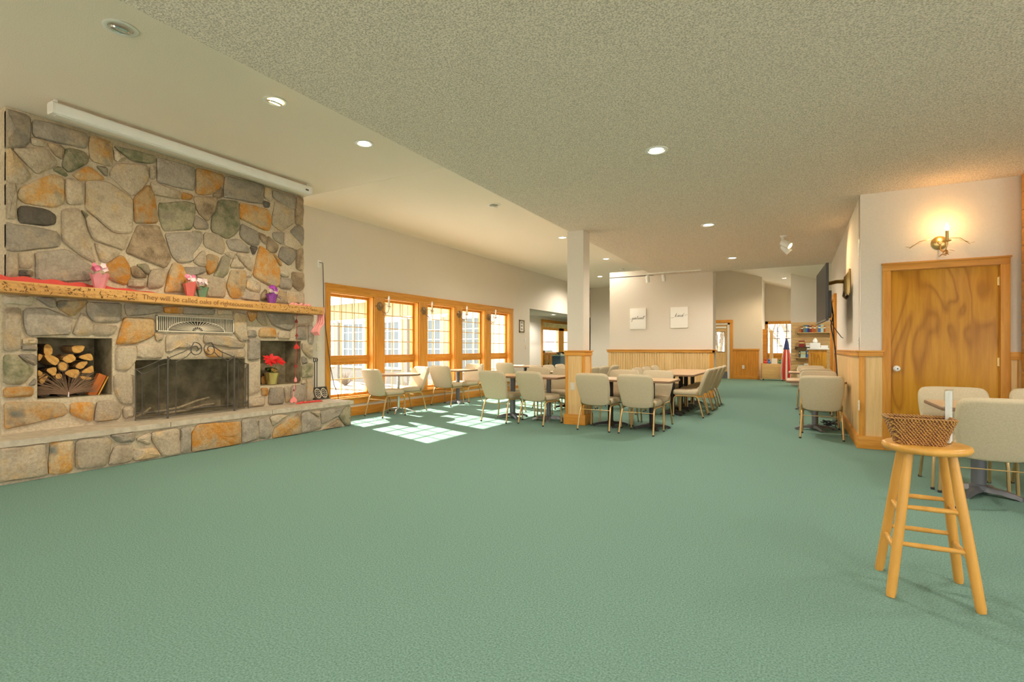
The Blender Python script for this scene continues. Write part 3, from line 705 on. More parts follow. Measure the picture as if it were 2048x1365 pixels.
KIND = dict(g='stone_grey', t='stone_tan', o='stone_orange', n='stone_green', d='stone_dark', b='stone_brown', y='stone_mixed', w='stone_pale')
C1, C2, C3, C4 = (0, 200, 3.592), (330, 300, 3.592), (0, 560, 3.4125), (360, 560, 3.4125)
S_UP = [
(C1,'g',[5,70,60,68,215,115,220,210,205,320,90,340,5,335]),(C1,'g',[245,140,625,240,620,340,590,342,250,260]),(C1,'t',[235,270,320,290,335,330,240,320]),
(C1,'t',[95,350,330,340,420,455,275,530]),(C1,'t',[5,350,80,350,130,420,225,545,150,600,5,570]),(C1,'b',[345,305,460,335,455,425,400,385]),
(C1,'n',[485,345,600,370,635,410,630,450,505,518,455,470]),(C1,'y',[655,255,805,305,810,465,790,470,660,430,650,330]),(C1,'n',[825,330,1115,400,1115,445,1080,455,960,435]),
(C1,'t',[825,350,915,420,835,440]),(C1,'t',[840,460,1060,465,1075,560,1020,640,960,690,795,540]),(C1,'t',[1085,475,1120,480,1115,560,1085,560]),
(C1,'n',[390,500,430,478,485,535,470,545]),(C1,'o',[530,535,640,475,760,570,580,575]),(C1,'n',[700,475,770,485,770,550]),
(C1,'y',[160,630,380,535,460,560,460,740,400,770,180,735,135,690]),(C1,'t',[480,560,590,590,600,745,490,745]),(C1,'d',[140,790,170,760,340,790,400,830,395,890,330,900,150,880]),
(C1,'t',[625,585,780,590,955,710,950,955,830,950,625,780]),(C1,'o',[970,710,1070,610,1105,680,1135,880,975,880]),(C1,'t',[1090,585,1300,660,1300,710,1110,680]),
(C1,'t',[5,585,120,610,115,850,5,835]),(C1,'g',[5,870,130,900,420,950,435,1050,110,1085,5,1065]),(C1,'t',[455,790,570,780,690,1170,580,1110,455,1000]),
(C1,'n',[590,790,640,830,620,850]),(C1,'t',[625,845,660,830,800,970,930,975,890,1080,680,1000,640,920]),(C1,'t',[690,1020,870,1100,770,1165,730,1150]),
(C1,'b',[1000,900,1145,905,1230,1140,1190,1205,915,1095]),(C1,'t',[5,1095,125,1100,130,1265,5,1275]),(C1,'t',[140,1100,240,1100,235,1205,140,1200]),
(C1,'d',[145,1225,235,1228,232,1270,150,1262]),(C1,'g',[265,1095,480,1075,560,1130,690,1215,650,1300,275,1295]),(C1,'o',[755,1200,880,1115,930,1190,940,1270,910,1330,800,1290]),
(C1,'n',[985,1185,1060,1180,1080,1240,1060,1250]),(C1,'b',[945,1210,985,1195,1065,1275,970,1275]),(C1,'t',[930,1290,1050,1295,1045,1350,930,1345]),(C1,'t',[1100,1220,1215,1215,1165,1345,1065,1350,1080,1260]),
(C2,'g',[-50,56,215,128,210,290,-45,231]),(C2,'o',[130,305,205,325,190,355,128,350]),(C2,'n',[-30,380,0,385,150,370,215,390,215,440,190,570,0,580,-35,470]),
(C2,'g',[10,600,270,590,265,660,200,740,205,800,110,810,60,760]),(C2,'o',[65,810,130,840,165,915,150,1020,5,1020,30,900]),(C2,'g',[135,845,290,840,295,880,200,905,165,915]),
(C2,'o',[235,130,425,180,430,230,360,305,300,320,230,310]),(C2,'b',[350,325,415,265,420,330,390,345]),(C2,'g',[440,190,715,255,705,385,430,340]),
(C2,'b',[215,335,380,340,365,430,310,510,240,440]),(C2,'g',[215,465,310,525,310,570,215,560]),(C2,'n',[210,580,270,590,260,610,215,605]),
(C2,'n',[400,360,530,370,540,560,500,610,455,635,340,580,345,490]),(C2,'o',[545,380,740,430,770,490,755,575,720,575,545,490]),(C2,'t',[725,270,765,280,770,370,720,340]),
(C2,'d',[710,365,755,380,750,410,725,410]),(C2,'g',[780,295,940,330,940,425,900,425,785,340]),(C2,'b',[950,335,995,350,990,540,945,530]),
(C2,'t',[800,370,930,430,935,520,840,580,775,530]),(C2,'g',[555,530,670,590,680,680,620,685,545,620]),(C2,'t',[290,595,400,615,435,690,420,750,290,690]),
(C2,'g',[445,650,530,640,605,700,610,740,480,720]),(C2,'b',[670,590,735,620,735,680,700,650]),(C2,'b',[745,620,820,690,800,740,740,720]),
(C2,'g',[780,595,855,590,850,680,790,640]),(C2,'t',[865,600,900,590,985,690,950,720,865,680]),(C2,'g',[905,590,950,545,995,560,990,690]),
(C2,'d',[620,695,670,700,640,755]),(C2,'g',[845,695,940,720,945,770,900,830,820,770]),(C2,'b',[955,720,995,710,995,870,950,850]),
(C2,'o',[690,690,770,750,825,850,825,970,790,985,735,960,640,900,665,780]),(C2,'o',[775,750,800,755,845,830,830,830]),(C2,'t',[210,800,270,730,290,735,300,830,260,830]),
(C2,'o',[300,770,330,750,390,775,360,870,320,895,300,850]),(C2,'n',[420,760,475,780,455,880,420,920,355,905,390,840]),(C2,'t',[515,740,600,750,640,840,620,870,560,810]),
(C2,'t',[475,840,510,770,580,850]),(C2,'t',[435,745,480,735,510,745,490,780]),(C2,'y',[480,870,585,870,585,960,560,1060,480,1060,450,980]),
(C2,'t',[590,880,630,880,620,915,590,910]),(C2,'t',[600,930,685,960,685,1020,640,1015,590,990]),(C2,'g',[570,1015,685,1030,685,1085,555,1070]),
(C2,'w',[825,880,880,865,895,910,850,910]),(C2,'g',[835,920,915,930,910,1000,830,990]),(C2,'b',[920,880,995,885,1000,990,970,1015,920,970]),
(C2,'t',[835,1010,870,1020,885,1100,800,1095]),(C2,'t',[880,1015,1000,1025,1005,1110,890,1105]),(C2,'t',[225,905,300,900,440,930,430,1060,305,1055,300,950]),(C2,'b',[700,1040,730,1000,740,1080,695,1080])]
S_LOW = [
(C3,'w',[5,110,225,110,215,175,5,160]),(C3,'g',[240,120,380,120,385,185,350,188]),(C3,'y',[400,140,600,135,580,180,500,255,400,190]),(C3,'g',[600,150,830,160,825,285,650,290,600,230]),
(C3,'g',[855,160,1115,170,1105,225,870,245]),(C3,'o',[1125,185,1250,180,1250,230,1130,225]),(C3,'t',[35,195,145,190,140,480,25,485]),(C3,'g',[170,195,310,190,500,265,485,375,200,385,170,300]),
(C3,'t',[565,215,630,300,640,375,500,375]),(C3,'t',[640,305,810,315,770,380,645,378]),(C3,'o',[855,255,1050,265,1055,380,930,435,800,440]),(C3,'t',[165,400,255,400,255,440,165,440]),
(C3,'g',[160,450,255,455,255,485,160,480]),(C3,'n',[30,515,110,510,240,620,160,715,30,710]),(C3,'g',[130,510,250,510,250,590,170,550]),(C3,'g',[200,720,248,670,248,720]),(C3,'o',[35,740,230,735,225,795,35,805]),
(C3,'y',[35,840,430,840,470,900,440,930,40,1020]),(C3,'o',[490,845,640,840,630,970,490,920]),(C3,'t',[670,830,780,825,830,880,820,950,650,970]),(C3,'t',[800,460,930,450,935,540,880,620,800,615]),
(C3,'t',[945,440,1110,435,1115,530,990,540,935,520]),(C3,'t',[1060,365,1120,370,1110,415,1075,415]),(C3,'t',[785,645,910,645,918,850,840,850,785,750]),(C3,'t',[845,870,915,865,915,940,850,945]),
(C4,'t',[-85,380,130,370,155,430,150,470,0,460,-85,500]),(C4,'g',[30,180,240,185,235,240,30,235]),(C4,'t',[265,200,360,205,360,240,265,240]),(C4,'t',[370,215,455,240,460,420,420,420,365,350]),
(C4,'o',[460,215,530,215,520,260,490,290]),(C4,'t',[530,220,575,220,605,310,570,310,530,270]),(C4,'g',[590,225,770,230,790,300,750,350,690,330,640,310]),(C4,'o',[550,335,650,330,665,395,545,390]),
(C4,'t',[680,350,750,350,755,405,675,400]),(C4,'g',[470,345,520,345,530,390,465,390]),(C4,'w',[780,240,915,235,910,290,830,300,780,300]),(C4,'g',[805,320,865,310,870,408,800,408]),
(C4,'g',[880,310,910,315,910,440,880,430]),(C4,'t',[170,375,360,400,450,440,430,465,330,460,170,430]),(C4,'o',[170,475,280,475,290,528,200,528]),(C4,'t',[290,480,450,470,450,528,300,535]),
(C4,'g',[470,400,548,400,550,540,470,550]),(C4,'t',[460,575,545,575,545,760,460,785]),(C4,'t',[465,820,580,795,580,860,465,870]),(C4,'o',[560,740,605,740,605,790,565,790]),
(C4,'g',[620,740,705,735,710,850,610,850]),(C4,'t',[715,735,750,730,755,830,725,840]),(C4,'g',[765,725,855,720,858,832,770,835]),(C4,'t',[870,680,912,680,905,825,868,825]),
(C4,'n',[835,580,910,570,910,660,838,670]),(C4,'t',[832,685,860,685,860,710,832,710]),(C4,'g',[832,520,870,540,870,570,832,570]),(C4,'t',[832,430,905,460,905,540,870,520,832,480])]
S_HEARTH = [
(C3,'t',[5,1160,60,1140,310,1120,325,1335,5,1380]),(C3,'y',[350,1110,500,1080,495,1305,345,1330]),(C3,'t',[530,1100,640,1085,760,1090,750,1180,720,1275,530,1290]),(C3,'t',[790,1140,910,1130,905,1235,750,1265]),
(C3,'g',[760,1060,920,1040,920,1105,820,1110]),(C3,'t',[930,1090,1030,1045,1025,1130]),(C3,'t',[920,1160,1060,1150,1100,1205,920,1235]),(C3,'t',[1045,1045,1220,1020,1230,1195,1120,1205,1045,1090]),
(C3,'g',[1240,1020,1305,1010,1305,1185,1240,1190]),(C4,'o',[90,1050,130,990,415,970,420,1125,90,1175]),(C4,'g',[430,960,525,950,540,1085,430,1115]),(C4,'g',[545,955,605,945,630,1000,620,1085,545,1080]),
(C4,'t',[620,935,740,920,640,1000]),(C4,'y',[650,1020,820,915,825,1055,640,1085]),(C4,'g',[835,915,870,900,960,960,970,1015,835,1055]),(C4,'t',[900,900,960,893,950,940]),
(C4,'g',[965,895,1120,875,1085,930,975,985]),(C4,'b',[980,1030,1090,950,1110,1005,980,1030]),(C4,'n',[1135,872,1200,860,1205,995,1140,1000,1090,930])]
def stone_mesh(pts, kind, seed, X, thick=.05, grow=.011, box=(0, 9, 0, 9)):
    """pts: (y, z) outline on the wall plane; a low rough cushion of stone, own edges and depth"""
    rnd = random.Random(seed)
    out = []
    for i in range(len(pts)):
        a, b = Vector(pts[i]), Vector(pts[(i + 1) % len(pts)]); L = (b - a).length
        k = max(1, int(L / .09)); nrm = Vector((-(b - a).y, (b - a).x)).normalized()
        for j in range(k):
            t = j / k; w = 0 if j == 0 else rnd.uniform(-.006, .006)
            out.append(a.lerp(b, t) + nrm * w)
    out = [Vector(p) for p in chaikin(out, 1, .18)]
    c = sum(out, Vector((0, 0))) / len(out); rad = sum((p - c).length for p in out) / len(out)
    lim = lambda v, a, b: min(max(v, a), b)
    out = [c + (p - c) * (1 + grow / max((p - c).length, .04)) for p in out]
    out = [Vector((lim(p.x, box[0], box[1]), lim(p.y, box[2], box[3]))) for p in out]
    tx, tz = rnd.uniform(-.05, .05), rnd.uniform(-.05, .05); th = thick * rnd.uniform(.75, 1.15)
    def P(p, d): return (X + d - OFF.x + (p.x - c.x) * tx * .5 + (p.y - c.y) * tz * .5, p.x - OFF.y, p.y)
    n = len(out); mb = MB(); vs = [P(p, -.03) for p in out]
    vs += [P(p, th * .45) for p in out]
    s1 = max(.3, 1 - .016 / rad); vs += [P(c + (p - c) * s1, th * .82 + rnd.uniform(-.003, .003)) for p in out]
    s2 = s1 * .72; vs += [P(c + (p - c) * s2, th * 1.0 + rnd.uniform(-.008, .008)) for p in out]
    vs.append(P(c, th * 1.0 + rnd.uniform(-.006, .006)))
    fs = [(r * n + i, r * n + (i + 1) % n, (r + 1) * n + (i + 1) % n, (r + 1) * n + i) for r in range(3) for i in range(n)]
    fs += [(3 * n + i, 3 * n + (i + 1) % n, 4 * n) for i in range(n)]
    mb.add(vs, fs)
    return mb.build('stone', KIND[kind], FP, smooth=True, angle=32)
sd = 0
for lst, X, zmin, zmax, ymin, ymax in ((S_UP, XS, 1.84, HL - .01, YA, 5.335), (S_LOW, XS, ZHE + .005, 1.71, YA - .02, 5.50), (S_HEARTH, XH, .005, ZHE - .06, YA - .4, 5.80)):
    for (cx, cy, sc), k, fl in lst:
        pts = []
        for i in range(0, len(fl), 2):
            p = onX(cx + fl[i] / sc, cy + fl[i + 1] / sc, X + .03)
            pts.append((min(max(p.y, ymin), ymax), min(max(p.z, zmin), zmax)))
        # keep stones out of the openings
        if lst is S_LOW:
            for nb in (NL, FB, NR):
                q = []
                for (y, z) in pts:
                    if nb[0] - .004 < y < nb[1] + .004 and nb[2] - .004 < z < nb[3] + .004:
                        ds = [(abs(y - nb[0]), (nb[0] - .006, z)), (abs(nb[1] - y), (nb[1] + .006, z)), (abs(z - nb[2]), (y, nb[2] - .006)), (abs(nb[3] - z), (y, nb[3] + .006))]
                        (y, z) = min(ds)[1]
                    q.append((y, z))
                pts = q
        sd += 1
        stone_mesh(pts, k, sd, X, .05 if lst is not S_HEARTH else .045, .011 if lst is not S_LOW else .006, (ymin, ymax, zmin, zmax))
# return face of the hearth toward the windows
for (pts) in ([(XH - .02, .02), (XH - .02, .3), (-6.35, .31), (-6.4, .03)], [(-6.44, .03), (-6.39, .31), (-6.86, .31), (-6.86, .03)]):
    mb = MB(); mb.prism(pts, lambda p: (p[0] - OFF.x, 5.80 - OFF.y, p[1]), lambda p: (p[0] - OFF.x, 5.835 - OFF.y, p[1])); mb.build('stone', 'stone_green', FP, bevel=.012)

# mantel
MX0, MX1, MY0, MY1, MZ0, MZ1 = XS - .02, -6.30, 1.70, 5.49, 1.712, 1.822
mb = MB(); fpb(mb, MX0, MX1, MY0, MY1, MZ0, MZ1)
mt = mb.build('mantel', 'mantel_oak', FP, bevel=.008)
# carved leaves and acorns left and right of the motto
random.seed(9); cv = MB(); cd = MB()
def leaf(y, z, a, l):
    p = [(-l * .5, 0), (-l * .15, l * .24), (l * .2, l * .2), (l * .5, 0), (l * .2, -l * .2), (-l * .15, -l * .24)]
    q = [(y + px_ * cos(a) - py_ * sin(a), z + px_ * sin(a) + py_ * cos(a)) for px_, py_ in p]
    n = len(q); vs = [(MX1 + .001 - OFF.x, yy - OFF.y, zz) for yy, zz in q] + [(MX1 + .008 - OFF.x, y - OFF.y, z)]
    return vs, [(i, (i + 1) % n, n) for i in range(n)]
for k in range(230):
    y = random.uniform(1.8, 2.98) if k < 140 else random.uniform(4.36, 5.44); z = random.uniform(MZ0 + .014, MZ1 - .014)
    cv.add(*leaf(y, z, random.uniform(0, pi), random.uniform(.025, .045)))
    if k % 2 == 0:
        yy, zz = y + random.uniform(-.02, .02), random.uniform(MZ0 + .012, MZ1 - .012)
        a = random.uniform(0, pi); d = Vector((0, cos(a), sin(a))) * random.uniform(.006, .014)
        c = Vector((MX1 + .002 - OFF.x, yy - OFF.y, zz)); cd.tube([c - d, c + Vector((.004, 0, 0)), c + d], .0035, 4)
o = cv.build('leaf_carving', 'mantel_oak', mt); o['kind'] = 'stuff'
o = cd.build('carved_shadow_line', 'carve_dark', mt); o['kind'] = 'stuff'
words = text_obj('motto', 'They will be called oaks of righteousness', .072, 'carve_dark', mt,
                 frame_axes((0, 1, 0), (0, 0, 1), (1, 0, 0), (MX1 + .0005 - OFF.x, (2.99 + 4.33) / 2 - OFF.y, 1.765)), .001)
bpy.context.view_layer.update()
wd = max(v.co.x for v in words.data.vertices) - min(v.co.x for v in words.data.vertices)
words.scale = (1.32 / wd, 1.12, 1)
words['kind'] = 'stuff'
# cream vent grille with a fan pattern
VY0, VY1, VZ0, VZ1 = 3.259, 4.204, 1.395, 1.592; VX = XS + .028
vg = MB(); fpb(vg, XS - .02, VX - .006, VY0 + .004, VY1 - .004, VZ0 + .004, VZ1 - .004)
vgo = vg.build('vent_grille', 'hole_dark', FP)
fr = MB(); t = .016
fpb(fr, VX - .014, VX + .008, VY0, VY1, VZ1 - t, VZ1); fpb(fr, VX - .014, VX + .008, VY0, VY1, VZ0, VZ0 + t); fpb(fr, VX - .014, VX + .008, VY0, VY0 + t, VZ0, VZ1); fpb(fr, VX - .014, VX + .008, VY1 - t, VY1, VZ0, VZ1)
fr.build('grille_frame', 'grille_cream', vgo, bevel=.002)
cy_, cz_ = (VY0 + VY1) / 2, VZ0 + t; RX, RZ = .345, .125
n_ = 44
for k in range(1, n_):
    y = VY0 + t + (VY1 - VY0 - 2 * t) * k / n_
    e = 1 - ((y - cy_) / RX) ** 2; zb = cz_ + RZ * sqrt(e) if e > 0 else VZ0 + t
    b_ = MB(); fpb(b_, VX - .008, VX + .002, y - .0042, y + .0042, zb, VZ1 - t); b_.build('grille_bar', 'grille_cream', vgo)
def vp(y, z, d=0): return (VX + d - OFF.x, y - OFF.y, z)
MB().tube([vp(cy_ + RX * cos(pi * k / 30), cz_ + RZ * sin(pi * k / 30)) for k in range(31)], .0055, 6).build('fan_arch', 'grille_cream', vgo)
for k in range(1, 24):
    a = pi * k / 24; b_ = MB(); b_.tube([vp(cy_ + .068 * cos(a), cz_ + .052 * sin(a)), vp(cy_ + RX * cos(a), cz_ + RZ * sin(a))], .0042, 5); b_.build('fan_rib', 'grille_cream', vgo)
MB().tube([vp(cy_ + .07 * cos(pi * k / 20), cz_ + .056 * sin(pi * k / 20)) for k in range(21)], .005, 6).build('fan_arch', 'grille_cream', vgo)
for k in range(8):
    a = pi * k / 7; b_ = MB(); b_.tube([vp(cy_ + .02 * cos(a), cz_ + .016 * sin(a)), vp(cy_ + .066 * cos(a), cz_ + .052 * sin(a))], .0038, 5); b_.build('fan_rib', 'grille_cream', vgo)
b_ = MB(); b_.prism([(cy_ + .022 * cos(pi * k / 10), cz_ + .02 * sin(pi * k / 10)) for k in range(11)], lambda p: vp(p[0], p[1], -.008), lambda p: vp(p[0], p[1], .004)); b_.build('fan_hub', 'grille_cream', vgo)
# ------------------------------------------------------------------ banquet chairs
def cushion(mb, outline, place, t0, t1, r, steps=4):
    """soft edged slab: outline (u, v), thickness from t0 to t1, edge radius r; place(u, v, t) -> point"""
    c = sum((Vector(p) for p in outline), Vector((0, 0))) / len(outline); n = len(outline)
    def ins(p, d):
        q = Vector(p) - c; L = q.length; return c + q * max(.05, (L - d) / L)
    rings = []
    for k in range(steps + 1):
        a = pi / 2 * k / steps; rings.append((r * (1 - sin(a)), t0 + r * (1 - cos(a))))
    for k in range(steps + 1):
        a = pi / 2 * k / steps; rings.append((r * (1 - cos(a)), t1 - r * (1 - sin(a))))
    vs = []
    for d, t in rings: vs += [place(*ins(p, d), t) for p in outline]
    m_ = len(rings)
    fs = [(i * n + j, i * n + (j + 1) % n, (i + 1) * n + (j + 1) % n, (i + 1) * n + j) for i in range(m_ - 1) for j in range(n)]
    o = len(vs); vs += [place(*ins(p, r + .09), t0 - .004) for p in outline] + [place(*ins(p, r + .09), t1 + .008) for p in outline]
    fs += [(j, o + j, o + (j + 1) % n, (j + 1) % n) for j in range(n)]
    e = (m_ - 1) * n
    fs += [(e + j, e + (j + 1) % n, o + n + (j + 1) % n, o + n + j) for j in range(n)]
    vs += [place(c.x, c.y, t0 - .006), place(c.x, c.y, t1 + .012)]
    fs += [(o + (j + 1) % n, o + j, o + 2 * n) for j in range(n)] + [(o + n + j, o + n + (j + 1) % n, o + 2 * n + 1) for j in range(n)]
    mb.add(vs, fs)
REC = radians(21)
def back_pt(u, v, t):
    """v runs up the reclined back, t from its rear face forward; wings curve forward at the sides"""
    wing = .022 * (u / .26) ** 2
    y0, z0 = .085, .365
    tt = t + wing
    return (u, y0 - v * sin(REC) + tt * cos(REC), z0 + v * cos(REC) + tt * sin(REC))
def make_chair():
    t = thing('banquet_chair', 'chair', 'chair', group='beige banquet chairs')
    mb = MB(); o = [(x, .06 + y) for x, y in chaikin([(-.20, .02), (.20, .02), (.235, .16), (.24, .40), (.19, .475), (-.19, .475), (-.24, .40), (-.235, .16)], 2)]
    cushion(mb, o, lambda u, v, tt: (u, v, .375 + tt), 0, .09, .04)
    mb.build('seat', 'upholstery', t, smooth=True, angle=60)
    mb = MB(); o = chaikin([(-.212, 0), (.212, 0), (.226, .10), (.250, .24), (.256, .36), (.252, .455), (.205, .508), (-.205, .508), (-.252, .455), (-.256, .36), (-.250, .24), (-.226, .10)], 2)
    cushion(mb, o, back_pt, -.03, .035, .03)
    bk = mb.build('backrest', 'upholstery', t, smooth=True, angle=60)
    MB().tube([back_pt(-.215 + .43 * k / 8, .105, -.032) for k in range(9)], .0022, 4).build('seam', 'upholstery', bk)
    for s in (-1, 1):
        x = s * .225
        mb = MB().tube([(s * .243, 0.50, .0), (s * .236, .50, .22), (s * .229, .492, .325), (x, .468, .355), (x, .43, .366)], .0125, 8)
        lg = mb.build('leg', 'gold_metal', t, smooth=True)
        MB().lathe([(.0145, 0), (.0145, .02)], (s * .243, .50, 0), 10).build('foot_cap', 'rubber', lg)
        mb = MB().tube([(s * .245, 0.0, 0), (s * .238, .045, .18), (s * .229, .09, .33), (x, .115, .357), (x, .15, .366)], .0125, 8)
        lg = mb.build('leg', 'gold_metal', t, smooth=True)
        MB().lathe([(.0145, 0), (.0145, .02)], (s * .245, .0, 0), 10).build('foot_cap', 'rubber', lg)
        MB().tube([(x, .14, .366), (x, .44, .366)], .0125, 8).build('side_rail', 'gold_metal', t, smooth=True)
        MB().tube([(x, .13, .364), (x + s * .004, .10, .39), (x + s * .004, .085, .45)], .010, 6).build('back_bracket', 'gold_metal', t, smooth=True)
    MB().tube([(-.232, .078, .30), (.232, .078, .30)], .005, 6).build('stretcher', 'gold_metal', t, smooth=True)
    MB().tube([(-.225, .455, .352), (.225, .455, .352)], .010, 6).build('cross_bar', 'gold_metal', t, smooth=True)
    return t
chair0 = make_chair(); used_chair = [False]
def chair(x, y, deg, label, group):
    """x, y: middle of the rear feet; deg 0 faces +Y"""
    o = copy_tree(chair0) if used_chair[0] else chair0
    used_chair[0] = True
    o.location = (x, y, 0); o.rotation_euler = (0, 0, radians(deg)); o['label'] = label; o['group'] = group; o['category'] = 'chair'
    return o
G = 'chairs beside the windows'
chair(-6.43, 6.68, -9, 'beige chair next to the raised hearth, facing away toward the round table', G)
chair(-6.47, 7.96, 165, 'sunlit beige chair behind the round chrome table, facing the fireplace', G)
chair(-6.49, 8.70, 2, 'beige chair below the third window with its back to the fireplace', G)
chair(-6.48, 9.92, 177, 'beige chair below the fourth window, facing the fireplace across the square table', G)
chair(-6.36, 11.2, 0, 'beige chair below the last window beside the corner table', G)
G = 'chairs around the tables left of the column'
chair(-4.29, 7.16, -3.8, 'beige chair with its back to the camera, farther from the column of the two', G)
chair(-3.63, 7.18, -11, 'beige chair with its back to the camera just left of the column', G)
chair(-4.22, 8.62, 176, 'beige chair facing the camera behind the table nearer the windows', G)
chair(-3.64, 8.58, 181, 'beige chair facing the camera, half hidden by the column pedestal', G)
G = 'chairs of the long table left of the column'
for k, (y, l) in enumerate(((9.5, 'nearest'), (10.12, 'middle'), (10.74, 'farthest'))):
    chair(-4.62, y, -90 + (k - 1) * 2, 'beige chair on the window side of the hidden table behind the column, %s of three' % l, G)
for k, (y, l) in enumerate(((9.42, 'nearest'), (10.05, 'middle'), (10.72, 'farthest'))):
    chair(-3.46, y, 90 + (k - 1) * 2, 'beige chair seen from behind right of the column pedestal, %s of the row of three' % l, G)
G = 'chairs of the pair of tables right of the column'
chair(-2.57, 7.09, -3, 'beige chair with its back to the camera, right in front of the column outlet', G)
chair(-1.94, 7.06, -3.8, 'beige chair with its back to the camera, second to the right of the column', G)
chair(-2.50, 8.36, 181, 'beige chair facing the camera across the table, nearer the column', G)
chair(-1.95, 8.33, 179, 'beige chair facing the camera across the table, farther from the column', G)
G = 'chairs of the long table before the partition'
for k, (y, l) in enumerate(((9.45, 'nearest'), (10.13, 'middle'), (10.85, 'farthest'))):
    chair(-2.52, y, -90 + (k - 1) * 2, 'beige chair left of the long table under the canvases, %s of three' % l, G)
for k, (y, l) in enumerate(((9.57, 'nearest'), (10.2, 'second'), (10.88, 'third'), (11.58, 'farthest'))):
    chair(-1.39, y, 90 + (k - 1) * 1.0, 'beige chair on the aisle side of the long table, %s of four' % l, G)
G = 'chairs along the television wall'
chair(.293, 7.86, -3, 'beige chair with its back to the camera beside the wainscot corner', G)
chair(.31, 9.45, 180, 'beige chair facing the camera behind the first wall table', G)
chair(.31, 10.62, 0, 'beige chair back to back with the first wall table chair', G)
chair(.27, 12.2, 180, 'beige chair at the far end of the television wall', G)
G = 'chairs around the table by the wooden door'
chair(1.29, 4.97, 0, 'large beige chair with its back to the camera beside the stool', G)
chair(1.26, 6.06, 180, 'beige chair facing the camera in front of the wooden door', G)
chair(1.93, 6.16, 180, 'beige chair at the right edge of the picture behind the table', G)

# ------------------------------------------------------------------ tables
def base_cross(t, x, y, r, mat, pole_r, h, rot=45, chrome=False):
    mb = MB()
    if chrome: mb.lathe([(pole_r, .10), (pole_r, h)], (x, y, 0), 16)
    else: mb.lathe([(pole_r * 1.25, .045), (pole_r * 1.25, .075), (pole_r, .085), (pole_r, h - .02), (pole_r * 2.2, h - .012), (pole_r * 2.2, h)], (x, y, 0), 18)
    mb.build('pole', mat, t, smooth=True)
    for k in range(4):
        a = radians(rot + 90 * k); d = Vector((cos(a), sin(a), 0)); s = Vector((-sin(a), cos(a), 0)); c = Vector((x, y, 0))
        if chrome:
            MB().tube([c + Vector((0, 0, .105)), c + d * r * .5 + Vector((0, 0, .085)), c + d * r + Vector((0, 0, .02))], [.016, .013, .011], 8).build('foot', mat, t, smooth=True)
        else:
            w0, w1 = .045, .026
            vs = []
            for q, w, z0_, z1_ in ((.0, w0, .03, .075), (.55, w0 * .8, .028, .062), (.85, w1, .012, .045), (1.0, w1, .0, .028)):
                p = c + d * r * q; vs += [p - s * w + Vector((0, 0, z0_)), p + s * w + Vector((0, 0, z0_)), p + s * w * .55 + Vector((0, 0, z1_)), p - s * w * .55 + Vector((0, 0, z1_))]
            fs = [(i * 4 + j, i * 4 + (j + 1) % 4, (i + 1) * 4 + (j + 1) % 4, (i + 1) * 4 + j) for i in range(3) for j in range(4)] + [(3, 2, 1, 0), (12, 13, 14, 15)]
            MB().add(vs, fs).build('foot', mat, t, smooth=True, angle=50)
            MB().lathe([(.012, 0), (.012, .012)], c + d * (r - .02), 8).build('glide', 'rubber', t)
def table(x, y, w, d, label, poles=((0, 0),), mat='grey_metal', group=None, rot=45, h=.735, round_=False, chrome=False, pole_r=.042, reach=.27, corner=.05):
    t = thing('dining_table', label, 'table', (x, y, 0), 0, group)
    out = [(w / 2 * cos(2 * pi * k / 40), d / 2 * sin(2 * pi * k / 40)) for k in range(40)] if round_ else rrect(w, d, corner, 5)
    top = MB().prism(out, lambda p: (p[0], p[1], h - .030), lambda p: (p[0], p[1], h)).build('tabletop', 'table_laminate', t)
    sc = lambda p, k: (p[0] * (1 + k * 2 / w), p[1] * (1 + k * 2 / d))
    mb = MB(); n = len(out); vs = []
    for k, z in ((.0, h - .032), (.004, h - .026), (.004, h - .008), (0, h - .002)): vs += [(*sc(p, k), z) for p in out]
    mb.add(vs, [(i * n + j, i * n + (j + 1) % n, (i + 1) * n + (j + 1) % n, (i + 1) * n + j) for i in range(3) for j in range(n)])
    mb.build('edge_band', 'table_edge', top, smooth=True)
    for (px_, py_) in poles: base_cross(t, px_, py_, reach, mat, pole_r, h - .03, rot, chrome)
    return t
GT = 'dining tables'
table(-6.40, 7.28, .80, .80, 'round wooden table on a chrome pedestal below the first windows', mat='chrome', group=GT, round_=True, chrome=True, pole_r=.026, reach=.33, rot=30)
table(-6.46, 9.27, .62, .70, 'square table on a grey pedestal below the third window', group=GT)
table(-6.32, 12.2, .80, .80, 'corner table past the last window with papers on it', mat='black_metal', group=GT)
table(-4.32, 7.86, .64, .74, 'table on a grey pedestal between facing chairs, nearer the windows', group=GT, pole_r=.048)
table(-3.62, 7.84, .62, .74, 'table on a grey pedestal touching the column pedestal from the left', group=GT, rot=20, pole_r=.04)
table(-4.04, 10.1, .70, 1.9, 'long table behind the column between two rows of chairs', ((0, -.5), (0, .5)), 'black_metal', GT, pole_r=.04)
table(-2.52, 7.74, .56, .74, 'table right of the column pedestal with a black base', mat='black_metal', group=GT, rot=30)
table(-1.88, 7.74, .68, .74, 'table with a black base at the aisle, before the chairs facing the camera', mat='black_metal', group=GT, rot=30)
table(-1.96, 9.98, .80, 1.26, 'near half of the long table under the canvases', ((0, -.38), (0, .38)), 'black_metal', GT, pole_r=.042, reach=.25)
table(-1.96, 11.26, .80, 1.26, 'far half of the long table under the canvases', ((0, -.38), (0, .38)), 'black_metal', GT, pole_r=.042, reach=.25)
table(.245, 8.80, .74, .72, 'first table along the television wall on a grey pedestal', group=GT, rot=20)
table(.245, 11.62, .74, .72, 'second table along the television wall', group=GT, rot=20)
table(1.32, 5.58, .60, .72, 'table on a dark grey pedestal in front of the wooden door', group=GT, rot=60, pole_r=.05)
